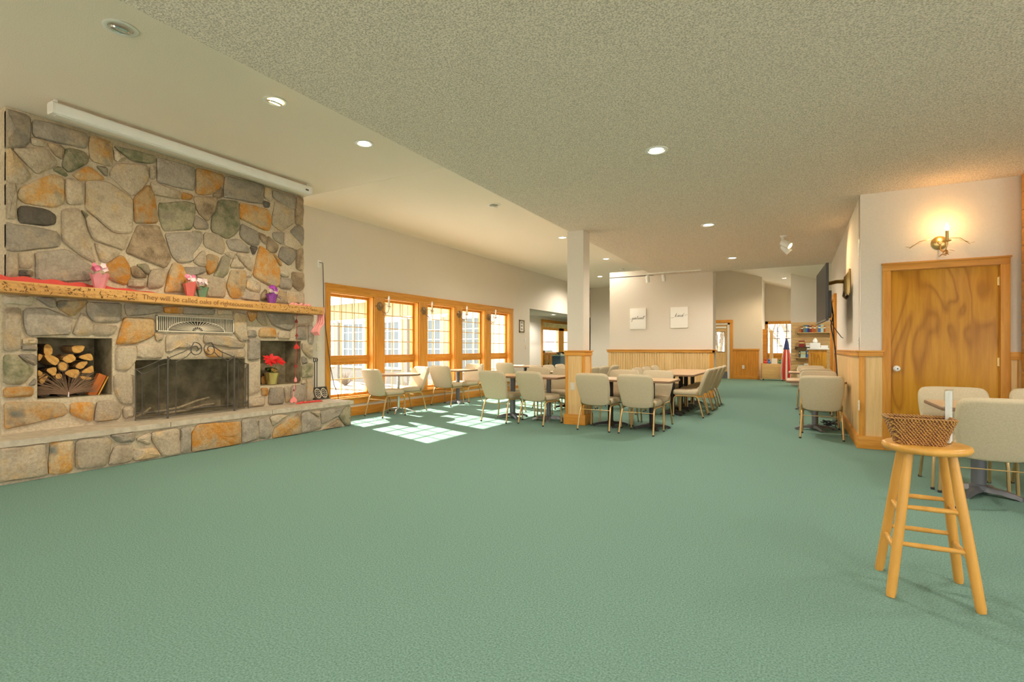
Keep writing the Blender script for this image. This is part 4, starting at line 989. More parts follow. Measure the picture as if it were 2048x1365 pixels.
pp = MB().box(-.16, .12, -.11, .11, 0, .012).box(-.13, .15, -.09, .12, .012, .022).build('paper_stack', 'paper'); pp.location = (-6.42, 12.0, .735); pp.rotation_euler = (0, 0, .3)
tag(pp, 'loose stack of white papers on the corner table', 'papers')

# ------------------------------------------------------------------ wrapped column
cl = thing('column', 'greige column standing on an oak panelled pedestal', 'column', (-3.045, 7.725, 0))
MB().box(-.135, .135, -.135, .135, 1.16, HR).build('shaft', 'wall_paint', cl)
MB().box(-.148, .148, -.148, .148, .15, 1.10).build('pedestal_core', 'pale_oak_Z', cl)
for sx in (-1, 1):
    for sy in (-1, 1):
        MB().box(min(sx * .160, sx * .115), max(sx * .160, sx * .115), min(sy * .160, sy * .115), max(sy * .160, sy * .115), .14, 1.10).build('corner_post', 'oak_Z', cl, bevel=.003)
MB().box(-.115, .115, -.153, -.148, .15, 1.1).build('panel', 'pale_oak_Z', cl)
bd = MB()
for k in range(4): bd.box(.148, .155, -.114 + k * .058, -.114 + k * .058 + .053, .15, 1.1)
bd.build('bead_board', 'pale_oak_Z', cl)
MB().box(-.182, .182, -.182, .182, 0, .16).build('base', 'oak_X', cl, bevel=.006)
MB().box(-.172, .172, -.172, .172, 1.085, 1.145).box(-.186, .186, -.186, .186, 1.145, 1.165).build('cap', 'oak_X', cl, bevel=.004)
def plate(name, label, cat, c, nrm, w, h, slots, parent=None, mat='ivory_plate', group=None):
    """wall plate: nrm is the direction it faces"""
    n = Vector(nrm); s = Vector((-n.y, n.x, 0))
    o = bpy.data.objects.new(name, None); COL.objects.link(o); o.location = c
    if parent is not None: o.parent = parent
    else: tag(o, label, cat, group)
    def bb(mb, u0, u1, v0, v1, d0, d1):
        vs = [s * u + n * d + Vector((0, 0, v)) for d in (d0, d1) for u, v in ((u0, v0), (u1, v0), (u1, v1), (u0, v1))]
        return mb.add(vs, [(0, 3, 2, 1), (4, 5, 6, 7), (0, 1, 5, 4), (1, 2, 6, 5), (2, 3, 7, 6), (3, 0, 4, 7)])
    bb(MB(), -w / 2, w / 2, -h / 2, h / 2, 0, .006).build('face_plate', mat, o, bevel=.002)
    for (u, v, sw_, sh_, dep, mt_, nm) in slots:
        bb(MB(), u - sw_ / 2, u + sw_ / 2, v - sh_ / 2, v + sh_ / 2, .004, dep).build(nm, mt_, o)
    return o
OUT = [(0, .02, .028, .026, .0075, 'white_plastic', 'socket'), (0, -.02, .028, .026, .0075, 'white_plastic', 'socket'), (-.006, .022, .003, .010, .0082, 'slot_dark', 'slot'), (.006, .022, .003, .010, .0082, 'slot_dark', 'slot'), (-.006, -.018, .003, .010, .0082, 'slot_dark', 'slot'), (.006, -.018, .003, .010, .0082, 'slot_dark', 'slot')]
SWT = [(0, 0, .012, .026, .014, 'white_plastic', 'toggle')]
ow = plate('outlet', 'x', 'outlet', (-.035, -.153, .60), (0, -1, 0), .085, .125, OUT, parent=cl)
plate('wall_outlet', 'outlet high on the wall above the first window corner with a cord plugged in', 'outlet', onX(638, 528, XW), (1, 0, 0), .08, .12, OUT, mat='white_plastic')
plate('light_switch', 'upper switch plate on the wall between fireplace and window', 'switch', onX(638, 675, XW), (1, 0, 0), .075, .12, SWT)
plate('light_switch', 'lower switch plate on the wall between fireplace and window', 'switch', onX(637.5, 695, XW), (1, 0, 0), .09, .12, SWT)
plate('light_switch', 'switch plate left of the passage opening, upper one', 'switch', onX(1050, 681, XW), (1, 0, 0), .08, .12, SWT, mat='white_plastic')
plate('light_switch', 'switch plate left of the passage opening, lower one', 'switch', onX(1052, 695, XW), (1, 0, 0), .10, .12, SWT)
plate('wall_outlet', 'outlet on the television wall just above the wainscot cap', 'outlet', onX(1717.5, 685, XT), (-1, 0, 0), .075, .12, OUT, mat='white_plastic')
plate('wall_outlet', 'outlet low on the wainscot beside the first wall table', 'outlet', onX(1718.5, 811, XT - .02), (-1, 0, 0), .075, .12, OUT, mat='white_plastic')
plate('thermostat_strip', 'narrow white wall plate high on the television wall', 'wall plate', onX(1719, 496, XT), (-1, 0, 0), .06, .20, [(0, 0, .015, .12, .012, 'white_plastic', 'slide')], mat='white_plastic')
plate('wall_outlet', 'outlet in the far oak wainscot right of the entrance door', 'outlet', onY(1486.5, 734.5, YF - .018), (0, -1, 0), .09, .14, OUT, mat='white_plastic')
# ------------------------------------------------------------------ things on and around the fireplace
# split logs: outlines of the cut ends traced on the niche's front plane, each log runs back into the niche
LOGC = (60, 660, 9.1)
LOGS = [('round', [505,600,560,575,640,580,690,625,700,690,655,755,570,765,510,720]), ('a', [245,450,400,460,550,545,480,655,400,630,310,560]), ('b', [250,300,300,250,370,275,415,350,405,450,345,465,250,450]),
 ('c', [560,530,760,420,860,540,700,620]), ('d', [755,290,1010,280,960,400,850,430,770,400]), ('e', [860,490,1090,420,1145,480,1150,570,960,540]), ('f', [805,680,910,580,1080,570,945,730]),
 ('g', [945,750,1110,655,1150,650,1165,790,930,790]), ('h', [610,790,720,720,890,720,905,800,850,890,740,870]), ('i', [270,720,470,670,490,740,460,840,390,830]), ('j', [150,430,235,460,215,520,165,570,150,560]),
 ('k', [145,720,245,790,180,850,145,850]), ('l', [150,920,320,830,330,850,240,985,200,985]), ('m', [900,840,1000,850,1130,870,1100,910,960,915]), ('n', [470,800,580,800,585,880,500,900,460,870]), ('o', [150, 870, 250, 800, 290, 810, 160, 900])]
LBL = {'round': 'round log with bark ring in the middle of the firewood niche', 'a': 'crescent split log left of the round log', 'b': 'tall split log with pale bark at the upper left of the pile', 'c': 'diamond shaped split log above the round log', 'd': 'topmost split log of the firewood pile', 'e': 'dark edged wedge log at the upper right of the pile', 'f': 'bright diamond split log right of the round log', 'g': 'wedge log at the right end of the pile, below the dark edged one', 'h': 'broad split log below the round log', 'i': 'split log with ragged end left below the round log', 'j': 'log half hidden by the left edge of the niche', 'k': 'lower log at the left edge of the niche', 'l': 'pointed split log at the lower left above the twigs', 'm': 'thin split log at the lower right above the twigs', 'n': 'small split log just above the twig fan', 'o': 'thin slab of wood at the left edge below the middle of the pile'}
rnd = random.Random(4)
for nm, fl in LOGS:
    xf = XS - .10 - rnd.uniform(0, .05)
    pts = [onX(LOGC[0] + fl[i] / LOGC[2], LOGC[1] + fl[i + 1] / LOGC[2], xf) for i in range(0, len(fl), 2)]
    pts = [(min(max(p.y, NL[0] + .01), NL[1] - .01), min(max(p.z, NL[2] + .01), NL[3] - .01)) for p in pts]
    pts = [tuple(p) for p in chaikin(pts, 1)]
    cy2 = sum(p[0] for p in pts) / len(pts); cz2 = sum(p[1] for p in pts) / len(pts)
    t = thing('firewood_log', LBL[nm], 'log', (xf, cy2, cz2), 0, 'split logs in the left niche')
    n = len(pts); L = .24
    MB().prism(pts, lambda p: (-L, (p[0] - cy2) * .98, (p[1] - cz2) * .98), lambda p: (-.001, p[0] - cy2, p[1] - cz2)).build('bark' if nm in ('round', 'b') else 'split_side', 'log_bark' if nm in ('round', 'b', 'e', 'g', 'i', 'h') else 'log_side', t)
    k = .80 if nm == 'round' else .97
    MB().prism(pts, lambda p: (-.004, (p[0] - cy2) * k, (p[1] - cz2) * k), lambda p: (.002, (p[0] - cy2) * k, (p[1] - cz2) * k)).build('cut_end', 'log_end', t)
    if nm == 'round':
        for rr in (.055, .035, .018): MB().tube([(.0025, rr * .8 * cos(2 * pi * q / 20), rr * .8 * sin(2 * pi * q / 20)) for q in range(21)], .0012, 4).build('growth_ring', 'log_side', t)
# more logs behind, in the dark of the niche
for k, (y, z, r) in enumerate(((2.30, .76, .06), (2.46, .745, .055), (2.62, .75, .055), (2.30, .90, .055), (2.42, .87, .05), (2.58, .88, .055))):
    o = MB().lathe([(r, 0), (r * 1.03, .1), (r, .2)], (0, 0, 0), 10, Matrix.Rotation(pi / 2, 3, 'Y')).build('firewood_log', 'log_bark', smooth=True); o.location = (XS - .385, y, z)
    tag(o, 'dark bark log at the back of the niche, %s' % ['lowest at the left', 'lowest in the middle', 'lowest at the right', 'second row at the left', 'second row in the middle', 'second row at the right'][k], 'log', 'dark logs at the back of the niche')
# fan of twigs tied in front
tf = thing('twig_fan', 'fan of thin brown twigs tied in the middle before the logs', 'twig bundle', (XS - .03, 2.45, NL[2] + .008))
rnd = random.Random(6)
for k in range(150):
    s = -1 if k % 2 else 1; a = rnd.uniform(.02, 1.56) if k % 3 else rnd.uniform(.02, .7); L = rnd.uniform(.20, .36); d = Vector((rnd.uniform(-.10, -.01), s * cos(a), max(.02, sin(a) * .62))).normalized() * L
    d.y = max(-.245, min(.26, d.y)); d.z = min(.22, d.z)
    p0 = Vector((rnd.uniform(-.012, 0), rnd.uniform(-.008, .008), .03 + rnd.uniform(-.01, .01)))
    MB().tube([p0, p0 + d * .5 + Vector((0, 0, .012)), p0 + d], [.0022, .0019, .0010], 4, False).build('twig', 'twig', tf)
MB().tube([(.004, 0, .0), (.006, .002, .05)], [.007, .004], 6).build('tie_tag', 'pale_petal', tf, smooth=True)
# red wooden block leaning in the niche
wb = thing('leaning_block', 'red stained wooden plank leaning in the firewood niche', 'wood block', (XS - .10, 2.705, NL[2] + .006))
q = Matrix.Rotation(radians(-27), 3, 'X')
MB().cbox((0, .0, .125), (.06, .085, .245), None).build('red_face', 'red_block', wb)
MB().cbox((.0, .045, .125), (.06, .022, .245), None).build('orange_edge', 'orange_block', wb)
wb.rotation_euler = (radians(-25), 0, 0); wb.location = (XS - .10, 2.672, NL[2] - .004)
# three fold fire screen
fs_ = thing('fire_screen', 'black wrought iron three fold fire screen with scrolls on top', 'fire screen', (XS + .17, 3.72, ZHE))
m2 = bpy.data.materials.new('fire_mesh'); m2.use_nodes = True; nt = m2.node_tree; nt.nodes.remove(nt.nodes['Principled BSDF'])
_tr = node(nt, 'ShaderNodeBsdfTransparent'); _df = node(nt, 'ShaderNodeBsdfDiffuse'); _df.inputs['Color'].default_value = (.10, .095, .06, 1); _mx = node(nt, 'ShaderNodeMixShader'); _mx.inputs[0].default_value = .22
nt.links.new(_tr.outputs[0], _mx.inputs[1]); nt.links.new(_df.outputs[0], _mx.inputs[2]); nt.links.new(_mx.outputs[0], nt.nodes['Material Output'].inputs['Surface']); M['fire_mesh'] = m2
def screen_panel(name, y0, y1, rx, hl, hr, kind):
    """a panel from local (x 0, y0) to y1; hl / hr top heights; returned as one part with sub-parts"""
    p = bpy.data.objects.new(name, None); COL.objects.link(p); p.parent = fs_
    W = y1 - y0; r = .0075
    def A(u, z): return (rx * u / W, y0 + u, z)
    fr = MB().tube([A(0, .0), A(0, hl)], r, 6).tube([A(W, 0), A(W, hr)], r, 6).tube([A(0, .03), A(W, .03)], r * .8, 6).tube([A(0, .085), A(W, .085)], r * .8, 6)
    fr.build('frame', 'iron', p, smooth=True)
    if kind == 'mid':
        e = .085
        MB().tube([A(0, hl), A(e, hl - .05), A(e, .03)], r * .8, 6).tube([A(W, hr), A(W - e, hr - .05), A(W - e, .03)], r * .8, 6).build('inner_bar', 'iron', p, smooth=True)
        for s in (0, 1):
            def B(u, z): return A(u if s == 0 else W - u, z)
            c = (W / 2 - .09, hl + .10); pts = [B(0, hl), B(W * .22, hl + .075), B(W * .33, hl + .135)]
            for k in range(26):
                a = radians(100 - k * 21); rr = .088 * (1 - k / 34); pts.append(B(c[0] + rr * cos(a) * 1.0, c[1] + rr * sin(a)))
            MB().tube(pts, r * .85, 6).build('scroll', 'iron', p, smooth=True)
            MB().tube([B(e, hl - .05), B(W * .26, hl + .015), B(c[0] - .05, c[1] - .03)], r * .7, 6).build('inner_curve', 'iron', p, smooth=True)
        MB().add([A(.004, .03), A(W - .004, .03), A(W - .004, hr), A(W * .5, hr + .01), A(.004, hl)], [(0, 1, 2, 3, 4)]).build('mesh_panel', 'fire_mesh', p)
    else:
        hi, lo = (hl, hr) if kind == 'right' else (hr, hl)
        def B(u, z): return A(u if kind == 'right' else W - u, z)
        MB().tube([B(W * k / 10, hi + (lo - hi) * (.5 - .5 * cos(pi * k / 10))) for k in range(11)], r * .85, 6).tube([B(W * .8 * k / 10, hi - .055 + (lo - hi) * (.5 - .5 * cos(pi * k / 10))) for k in range(11)] + [B(W, lo)], r * .7, 6).build('top_curve', 'iron', p, smooth=True)
        MB().tube([B(W * .28, .03), B(W * .28, hi - .06)], r * .7, 6).tube([B(W * .8, .03), B(W * .8, lo - .055)], r * .7, 6).build('inner_bar', 'iron', p, smooth=True)
        MB().add([B(0, .03), B(W, .03), B(W, lo), B(W * .5, (hi + lo) / 2), B(0, hi)], [(0, 1, 2, 3, 4)]).build('mesh_panel', 'fire_mesh', p)
    return p
ym0, ym1 = -.405, .395
screen_panel('middle_panel', ym0, ym1, 0.0, .70, .70, 'mid')
L = screen_panel('side_panel', -.30, 0.0, 0.0, .58, .69, 'left'); L.location = (0, ym0 - .008, 0); L.rotation_euler = (0, 0, radians(-20))
L = screen_panel('side_panel', 0.0, .30, 0.0, .69, .60, 'right'); L.location = (0, ym1 + .008, 0); L.rotation_euler = (0, 0, radians(24))
for y in (ym0 - .004, ym1 + .004): MB().tube([(0, y, 0), (0, y, .72)], .007, 8).build('hinge_post', 'iron', fs_, smooth=True)
for k, (p0, p1, p2, lb) in enumerate((((XS - .20, 3.36, .43), (XS - .17, 3.62, .46), (XS - .14, 3.98, .56), 'long bare branch lying across the firebox floor'), ((XS - .12, 3.42, .41), (XS - .12, 3.66, .425), (XS - .16, 4.05, .47), 'thin bare branch low in the firebox'), ((XS - .10, 3.10, .41), (XS - .08, 3.19, .45), (XS - .07, 3.25, .50), 'short pale stick leaning at the left of the firebox'))):
    c = Vector(p1); o = MB().tube([Vector(p0) - c, Vector((0, 0, 0)), (Vector(p2) - c) * .6 + Vector((0, 0, .012)), Vector(p2) - c], [.014, .016, .013, .009], 7).build('branch', 'stick_bark', smooth=True); o.location = c
    tag(o, lb, 'branch')
# poinsettia in gold foil
PY = 4.86; pz = NR[2] + .007; px0 = XS - .10
po_ = thing('poinsettia', 'red poinsettia in a gold foil wrapped pot in the right niche', 'potted plant', (px0, PY, pz))
rnd = random.Random(3); n = 20; vs = []; prof = [(.068, 0), (.074, .05), (.084, .11), (.094, .15), (.10, .17)]
for k, (r, z) in enumerate(prof):
    for j in range(n): vs.append((r * (1 + .07 * (j % 2) * (k > 1) + rnd.uniform(-.02, .02)) * cos(2 * pi * j / n), r * (1 + .07 * (j % 2) * (k > 1)) * sin(2 * pi * j / n), z + rnd.uniform(-.006, .006) * (k > 2)))
MB().add(vs, [(i * n + j, i * n + (j + 1) % n, (i + 1) * n + (j + 1) % n, (i + 1) * n + j) for i in range(4) for j in range(n)] + [tuple(range(n - 1, -1, -1))]).build('foil_wrap', 'foil_gold', po_)
MB().lathe([(.001, .135), (.085, .135)], (0, 0, 0), 16, closed=False).build('soil', 'mulch', po_)
def leafblade(mb, base, d, L, w, droop=.25, up=Vector((0, 0, 1))):
    d = Vector(d).normalized(); s = d.cross(up).normalized() if abs(d.dot(up)) < .98 else Vector((1, 0, 0)); b = Vector(base); nrm = s.cross(d)
    prof = [(0, .12), (.25, .8), (.5, 1.0), (.75, .62), (1, 0.02)]; vs = []
    for q, ww in prof:
        c = b + d * L * q - Vector((0, 0, 1)) * droop * L * q * q; vs += [c - s * w * ww * .5 + nrm * .0, c + nrm * -.12 * w * ww, c + s * w * ww * .5]
    mb.add(vs, [(i * 3 + j, i * 3 + j + 1, (i + 1) * 3 + j + 1, (i + 1) * 3 + j) for i in range(4) for j in range(2)])
for (cx, cyy, cz, rr, kk) in ((.02, -.03, .36, .125, 13), (.0, .12, .345, .115, 10)):
    MB().tube([(0, cyy * .1, .13), (cx * .4, cyy * .5, .25), (cx, cyy, cz)], .004, 5).build('stem', 'leaf_green', po_)
    for k in range(kk):
        a = 2 * pi * k / kk + rnd.uniform(-.2, .2); e = rnd.uniform(-.25, .5); nn = Vector((.78, 0, .62)); s_ = Vector((0, 1, 0)); t_ = nn.cross(s_); dd = (s_ * cos(a) + t_ * sin(a)) * cos(e) + nn * sin(e); mb = MB(); leafblade(mb, (cx, cyy, cz), dd, rr * rnd.uniform(.75, 1.15) * (1.15 - .35 * abs(sin(a))), .062, .12, nn); mb.build('bract', 'red_petal', po_, smooth=True)
    for k in range(5): MB().lathe([(.001, 0), (.006, .004), (.001, .009)], (cx + rnd.uniform(-.012, .012), cyy + rnd.uniform(-.012, .012), cz + .008), 6).build('bud', 'leaf_green', po_)
for k in range(6):
    a = rnd.uniform(0, 2 * pi); mb = MB(); leafblade(mb, (0, 0, .24), (cos(a), sin(a), .1), .10, .05, .5); mb.build('leaf', 'leaf_dark', po_, smooth=True)
# logs left in the right niche
for k, (fl, lb) in enumerate((([190,800,240,780,300,830,320,890,260,930,190,935], 'orange ended log at the lower left of the right niche'), ([300,745,360,735,350,800,310,810], 'small log end behind the gold foil pot'), ([330,655,400,640,470,690,440,730,385,720], 'split log end seen between poinsettia stems'))):
    xf = XS - .22 + .0 * k
    pts = [onX(500 + fl[i] / 8.533, 660 + fl[i + 1] / 8.533, xf) for i in range(0, len(fl), 2)]; pts = [(min(max(p.y, NR[0] + .01), NR[1] - .01), max(p.z, NR[2] + .008)) for p in pts]; pts = [tuple(p) for p in chaikin(pts, 1)]
    cy2 = sum(p[0] for p in pts) / len(pts); cz2 = sum(p[1] for p in pts) / len(pts)
    t = thing('firewood_log', lb, 'log', (xf, cy2, cz2), 0, 'logs in the right niche')
    MB().prism(pts, lambda p: (-.12, p[0] - cy2, p[1] - cz2), lambda p: (-.001, p[0] - cy2, p[1] - cz2)).build('bark', 'log_bark', t)
    MB().prism(pts, lambda p: (-.003, (p[0] - cy2) * .94, (p[1] - cz2) * .94), lambda p: (.002, (p[0] - cy2) * .94, (p[1] - cz2) * .94)).build('cut_end', 'log_end', t)
# heart garland hanging from the mantel end
gx = XS + .10; g0 = onX(594, 640, gx)
ga = thing('heart_garland', 'string of red paper hearts hanging from the mantel', 'garland', (gx, g0.y, 1.70))
def heart(mb, c, w, h, th=.012, up=True):
    pts = []
    for k in range(24):
        a = 2 * pi * k / 24; pts.append((16 * sin(a) ** 3 / 16 * w / 2, -(13 * cos(a) - 5 * cos(2 * a) - 2 * cos(3 * a) - cos(4 * a)) / 17 * h / 2))
    mb.prism(pts, lambda p: (c[0] - th / 2, c[1] + p[0], c[2] + p[1]), lambda p: (c[0] + th / 2, c[1] + p[0], c[2] + p[1]))
hz_ = []
for (x, y, w, h, mt_) in ((592.8, 643, .045, .075, 'dark_red'), (593.3, 671, .04, .055, 'dark_red'), (593, 694, .092, .10, 'red_felt'), (591.5, 732.5, .055, .065, 'dark_red'), (591, 760, .045, .10, 'pink_felt')):
    p = onX(x, y, gx); mb = MB(); heart(mb, (0, p.y - g0.y, p.z - 1.70), w, h); mb.build('heart', mt_, ga); hz_.append((p.y - g0.y, p.z - 1.70))
MB().tube([(0, 0, .02)] + [(0, y, z) for y, z in hz_] + [(0, hz_[-1][0], hz_[-1][1] - .15)], .003, 5).build('string', 'red_felt', ga)
gx2 = XS + .16; p = onX(587, 812, gx2)
g2 = thing('paper_heart', 'pink red heart on a string standing on the hearth under the garland', 'heart ornament', (gx2, p.y, ZHE))
mb = MB(); heart(mb, (0, 0, .062), .11, .122, .016); mb.build('heart', 'pink_felt', g2)
mb = MB(); heart(mb, (0, .008, .205), .026, .05, .010); mb.build('small_heart', 'dark_red', g2); MB().tube([(0, 0, .115), (0, .006, .20), (0, .01, .27)], .006, 5).build('string', 'pink_tulle', g2)
rc = MB(); rnd = random.Random(8); c0 = onX(618, 806, XS + .2)
for k in range(7):
    y = -.22 + k * .06; rc.tube([(rnd.uniform(-.03, .03), y, .006), (rnd.uniform(-.02, .02), y + .05, .012 + rnd.uniform(0, .01)), (rnd.uniform(-.03, .03), y + .10, .006)], [.008, .018, .006], 6)
o = rc.build('red_ribbon', 'red_cloth', smooth=True); o.location = (c0.x, c0.y, ZHE); tag(o, 'crumpled red ribbon lying on the hearth by the fire tools', 'ribbon')
# fireplace tools and the cast iron register
ty = 5.70; tx = -6.72
ft = thing('fireplace_tools', 'black iron fireplace tool stand beside the stone breast', 'fire tools', (tx, ty, ZHE))
MB().lathe([(.085, 0), (.085, .012), (.03, .022), (.008, .03)], (0, 0, 0), 20).build('base', 'iron', ft, smooth=True)
MB().tube([(0, .02, .02), (0, .02, .66), (0, -.06, .66)], .007, 6).tube([(0, .02, .60), (0, -.06, .60)], .005, 6).build('stand', 'iron', ft, smooth=True)
for k, (dx, dy) in enumerate(((.02, -.05), (.0, -.025), (.03, -.01))):
    tl = MB().tube([(dx, dy, .60), (dx, dy, .10 + .05 * k)], .005, 6).build('tool', 'iron', ft, smooth=True)
    MB().tube([(dx, dy + .02 * cos(2 * pi * q / 14), .60 + .03 + .03 * sin(2 * pi * q / 14)) for q in range(15)], .004, 5).build('tool_handle', 'iron', tl)
mb = MB(); mb.lathe([(.05, 0), (.05, .004)], (.06, .0, .075), 14, Matrix.Rotation(pi / 2, 3, 'Y')); mb.build('shovel_blade', 'iron', ft)
rg = thing('iron_register', 'cast iron scrollwork plate leaning on the end of the hearth', 'iron plate', (-6.60, 5.725, ZHE))
RT = Matrix.Rotation(radians(18), 3, 'Y') 
def rgp(u, v, d=0): 
    p = Matrix.Rotation(radians(-20), 3, 'Y') @ Vector((d, u, v)); return (p.x, p.y, p.z)
W_, H_ = .26, .20
mb = MB()
mb.prism(rrect(W_, H_, .006, 2, 0, H_ / 2 + .005), lambda p: rgp(p[0], p[1], -.012), lambda p: rgp(p[0], p[1], .0)); mb.build('back_plate', 'black_metal', rg)
mb = MB().tube([rgp(-W_ / 2, .008, .006), rgp(W_ / 2, .008, .006), rgp(W_ / 2, H_, .006), rgp(-W_ / 2, H_, .006), rgp(-W_ / 2, .008, .006)], .012, 6); mb.build('rim', 'iron', rg)
for s in (-1, 1):
    for k in range(5):
        z = .04 + k * .03; w = .045 * (1 - abs(k - 2) * .16)
        MB().tube([rgp(s * .06 - w, z, .004), rgp(s * .06 - w * .3, z + .014, .006), rgp(s * .06 + w * .4, z - .004, .006), rgp(s * .06 + w, z + .008, .004)], .005, 5).build('scroll_bar', 'grille_cream', rg)
    MB().tube([rgp(s * .06 + .056 * cos(2 * pi * q / 20), .105 + .078 * sin(2 * pi * q / 20), .004) for q in range(21)], .006, 5).build('oval_rim', 'grille_cream', rg)
MB().cbox(rgp(0, .01, -.06), (.10, .05, .008)).build('prop_foot', 'black_metal', rg)
# red tulle along the mantel, pink tulle at its end
MXm = XS + .06
rb = MB(); rnd = random.Random(12); n = 60; vs = []
for k in range(n + 1):
    y = 1.8 + (3.24 - 1.8) * k / n; hgt = .055 * (1 - (k / n) ** 2 * .75) * (1 + .2 * sin(k * .7)) + .006
    x0 = MXm + .01 * sin(k * .9)
    vs += [(x0 + .06, y, .002), (x0 + .02, y + .01, hgt), (x0 - .04, y, hgt * .8), (x0 - .05, y, .002)]
fs = [(i * 4 + j, i * 4 + (j + 1) % 4, (i + 1) * 4 + (j + 1) % 4, (i + 1) * 4 + j) for i in range(n) for j in range(4)] + [(0, 1, 2, 3), (4 * n + 3, 4 * n + 2, 4 * n + 1, 4 * n)]
rb.add([(x - MXm, y - 2.5, z) for x, y, z in vs], fs); o = rb.build('red_tulle', 'red_cloth', smooth=True); o.location = (MXm, 2.5, MZ1); tag(o, 'length of red tulle laid along the left of the mantel', 'tulle')
rb = MB()
for k in range(5):
    y = k * .075; rb.tube([(rnd.uniform(-.03, .03), y, .01), (rnd.uniform(-.02, .03), y + .05, .03), (rnd.uniform(-.03, .02), y + .12, .008)], [.008, .024, .008], 7)
o = rb.build('pink_tulle', 'pink_tulle', smooth=True); o.location = (MXm + .04, 5.0, MZ1); tag(o, 'pink tulle crumpled on the right end of the mantel', 'tulle')
rb = MB()
for k in range(6):
    dx = -.02 - k * .022; rb.tube([(dx, 0, .12), (dx + .01, .022, .11), (dx, .018, .0), (dx + rnd.uniform(-.01, .01), .02 - .02 * (k % 2), -.12), (dx - .02, -.03 - .012 * k, -.20 - .012 * k), (dx, -.08, -.26), (dx + .01, -.055, -.31)], [.006, .012, .014, .014, .018, .022, .010], 6)
o = rb.build('tulle_drape', 'pink_tulle', smooth=True); o.location = (MX1 - .02, MY1 + .008, MZ1 - .115); tag(o, 'pink tulle hanging over the right end of the mantel', 'tulle')
# flower pots on the mantel
def flower_pot(px_, x, wrap, flowers, leafm, label, h=.105, r=.052, seed=1, bow=None):
    p = onX(px_, 600, MX1 - .09)
    t = thing('flower_pot', label, 'potted plant', (MX1 - .09, p.y, MZ1), 0, 'potted flowers on the mantel')
    rnd = random.Random(seed); n = 16; vs = []; prof = [(.62, 0), (.74, .35), (.9, .75), (1.08, 1.0)]
    for k, (q, z) in enumerate(prof):
        for j in range(n): a = 2 * pi * j / n; f = 1 + (.10 * (j % 2) if k > 0 else 0); vs.append((r * q * f * cos(a), r * q * f * sin(a), h * z + (rnd.uniform(-.012, .022) if k == 3 else 0)))
    MB().add(vs, [(i * n + j, i * n + (j + 1) % n, (i + 1) * n + (j + 1) % n, (i + 1) * n + j) for i in range(3) for j in range(n)] + [tuple(range(n - 1, -1, -1))]).build('foil_wrap', wrap, t)
    for k in range(12):
        a = rnd.uniform(0, 2 * pi); mb = MB(); leafblade(mb, (0, 0, h * .92), (cos(a), sin(a), rnd.uniform(.6, 1.5)), rnd.uniform(.055, .085), .04, .5); mb.build('leaf', leafm, t, smooth=True)
    for k in range(11):
        a = rnd.uniform(0, 2 * pi); q = rnd.uniform(.01, .06); c = Vector((q * cos(a), q * sin(a) , h + rnd.uniform(.035, .095))); mb = MB()
        nn = Vector((1, rnd.uniform(-.6, .6), rnd.uniform(-.3, .7))).normalized(); s_ = nn.orthogonal().normalized(); t_ = nn.cross(s_)
        for j in range(5):
            b = 2 * pi * j / 5; leafblade(mb, c, s_ * cos(b) + t_ * sin(b) + nn * .3, .034, .034, .05, nn)
        mb.build('blossom', flowers[k % len(flowers)], t, smooth=True)
    if bow:
        mb = MB(); leafblade(mb, (.02, r * .9, h * .8), (.3, 1, .35), .07, .05, .4); leafblade(mb, (.02, r * .9, h * .75), (.4, 1, -.2), .06, .05, .4); mb.build('bow', bow, t, smooth=True)
    return t
flower_pot(199, 0, 'foil_pink', ['pink_petal', 'pale_petal', 'pink_petal'], 'leaf_green', 'pink foil pot with pink flowers on the left of the mantel', .150, .072, 1, 'pink_felt')
flower_pot(380, 0, 'foil_red', ['pink_petal', 'pale_petal'], 'leaf_green', 'red foil pot with pink flowers above the vent grille', .150, .066, 2, 'pink_felt')
flower_pot(404, 0, 'foil_green', ['pale_petal'], 'leaf_green', 'green foil pot with white flowers beside the red one', .125, .066, 3)
flower_pot(543.5, 0, 'foil_purple', ['purple_petal', 'pale_petal', 'purple_petal'], 'leaf_green', 'purple foil pot with purple flowers on the right of the mantel', .135, .070, 4, 'foil_purple')
# cord from the high outlet down past the window
p = onX(638, 528, XW); mb = MB()
pts = [(XW + .012, p.y, p.z + .02), (XW + .03, p.y + .05, p.z + .02)] + [Vector(onX(a, b, XW + .04)) for a, b in ((646, 535), (647, 570), (647.5, 610), (651, 655), (657, 700), (661, 735), (668, 770), (676, 790), (677, 800))]
o = MB().tube([Vector(q) - Vector(p) for q in pts], .006, 6).build('power_cord', 'cable_black', smooth=True); o.location = p; tag(o, 'black power cord dropping from the high outlet past the first window', 'cord')
# framed panel beside the passage
p = onX(1043, 653, XW); pf = thing('framed_picture', 'narrow dark framed picture on the wall past the windows', 'picture', p)
w_, h_ = .30, .36
MB().box(0, .006, -w_ / 2 + .03, w_ / 2 - .03, -h_ / 2 + .03, h_ / 2 - .03).build('print', 'canvas_white', pf)
MB().box(0, .02, -w_ / 2, w_ / 2, h_ / 2 - .035, h_ / 2).box(0, .02, -w_ / 2, w_ / 2, -h_ / 2, -h_ / 2 + .035).box(0, .02, -w_ / 2, -w_ / 2 + .035, -h_ / 2, h_ / 2).box(0, .02, w_ / 2 - .035, w_ / 2, -h_ / 2, h_ / 2).build('frame', 'bronze', pf)
rnd = random.Random(2)
for k in range(3):
    z = .09 - k * .09; MB().tube([(.008, -.05, z), (.009, -.02, z + .03), (.009, .01, z - .015), (.009, .05, z + .02)], .008, 5).build('motif', 'ink', pf)
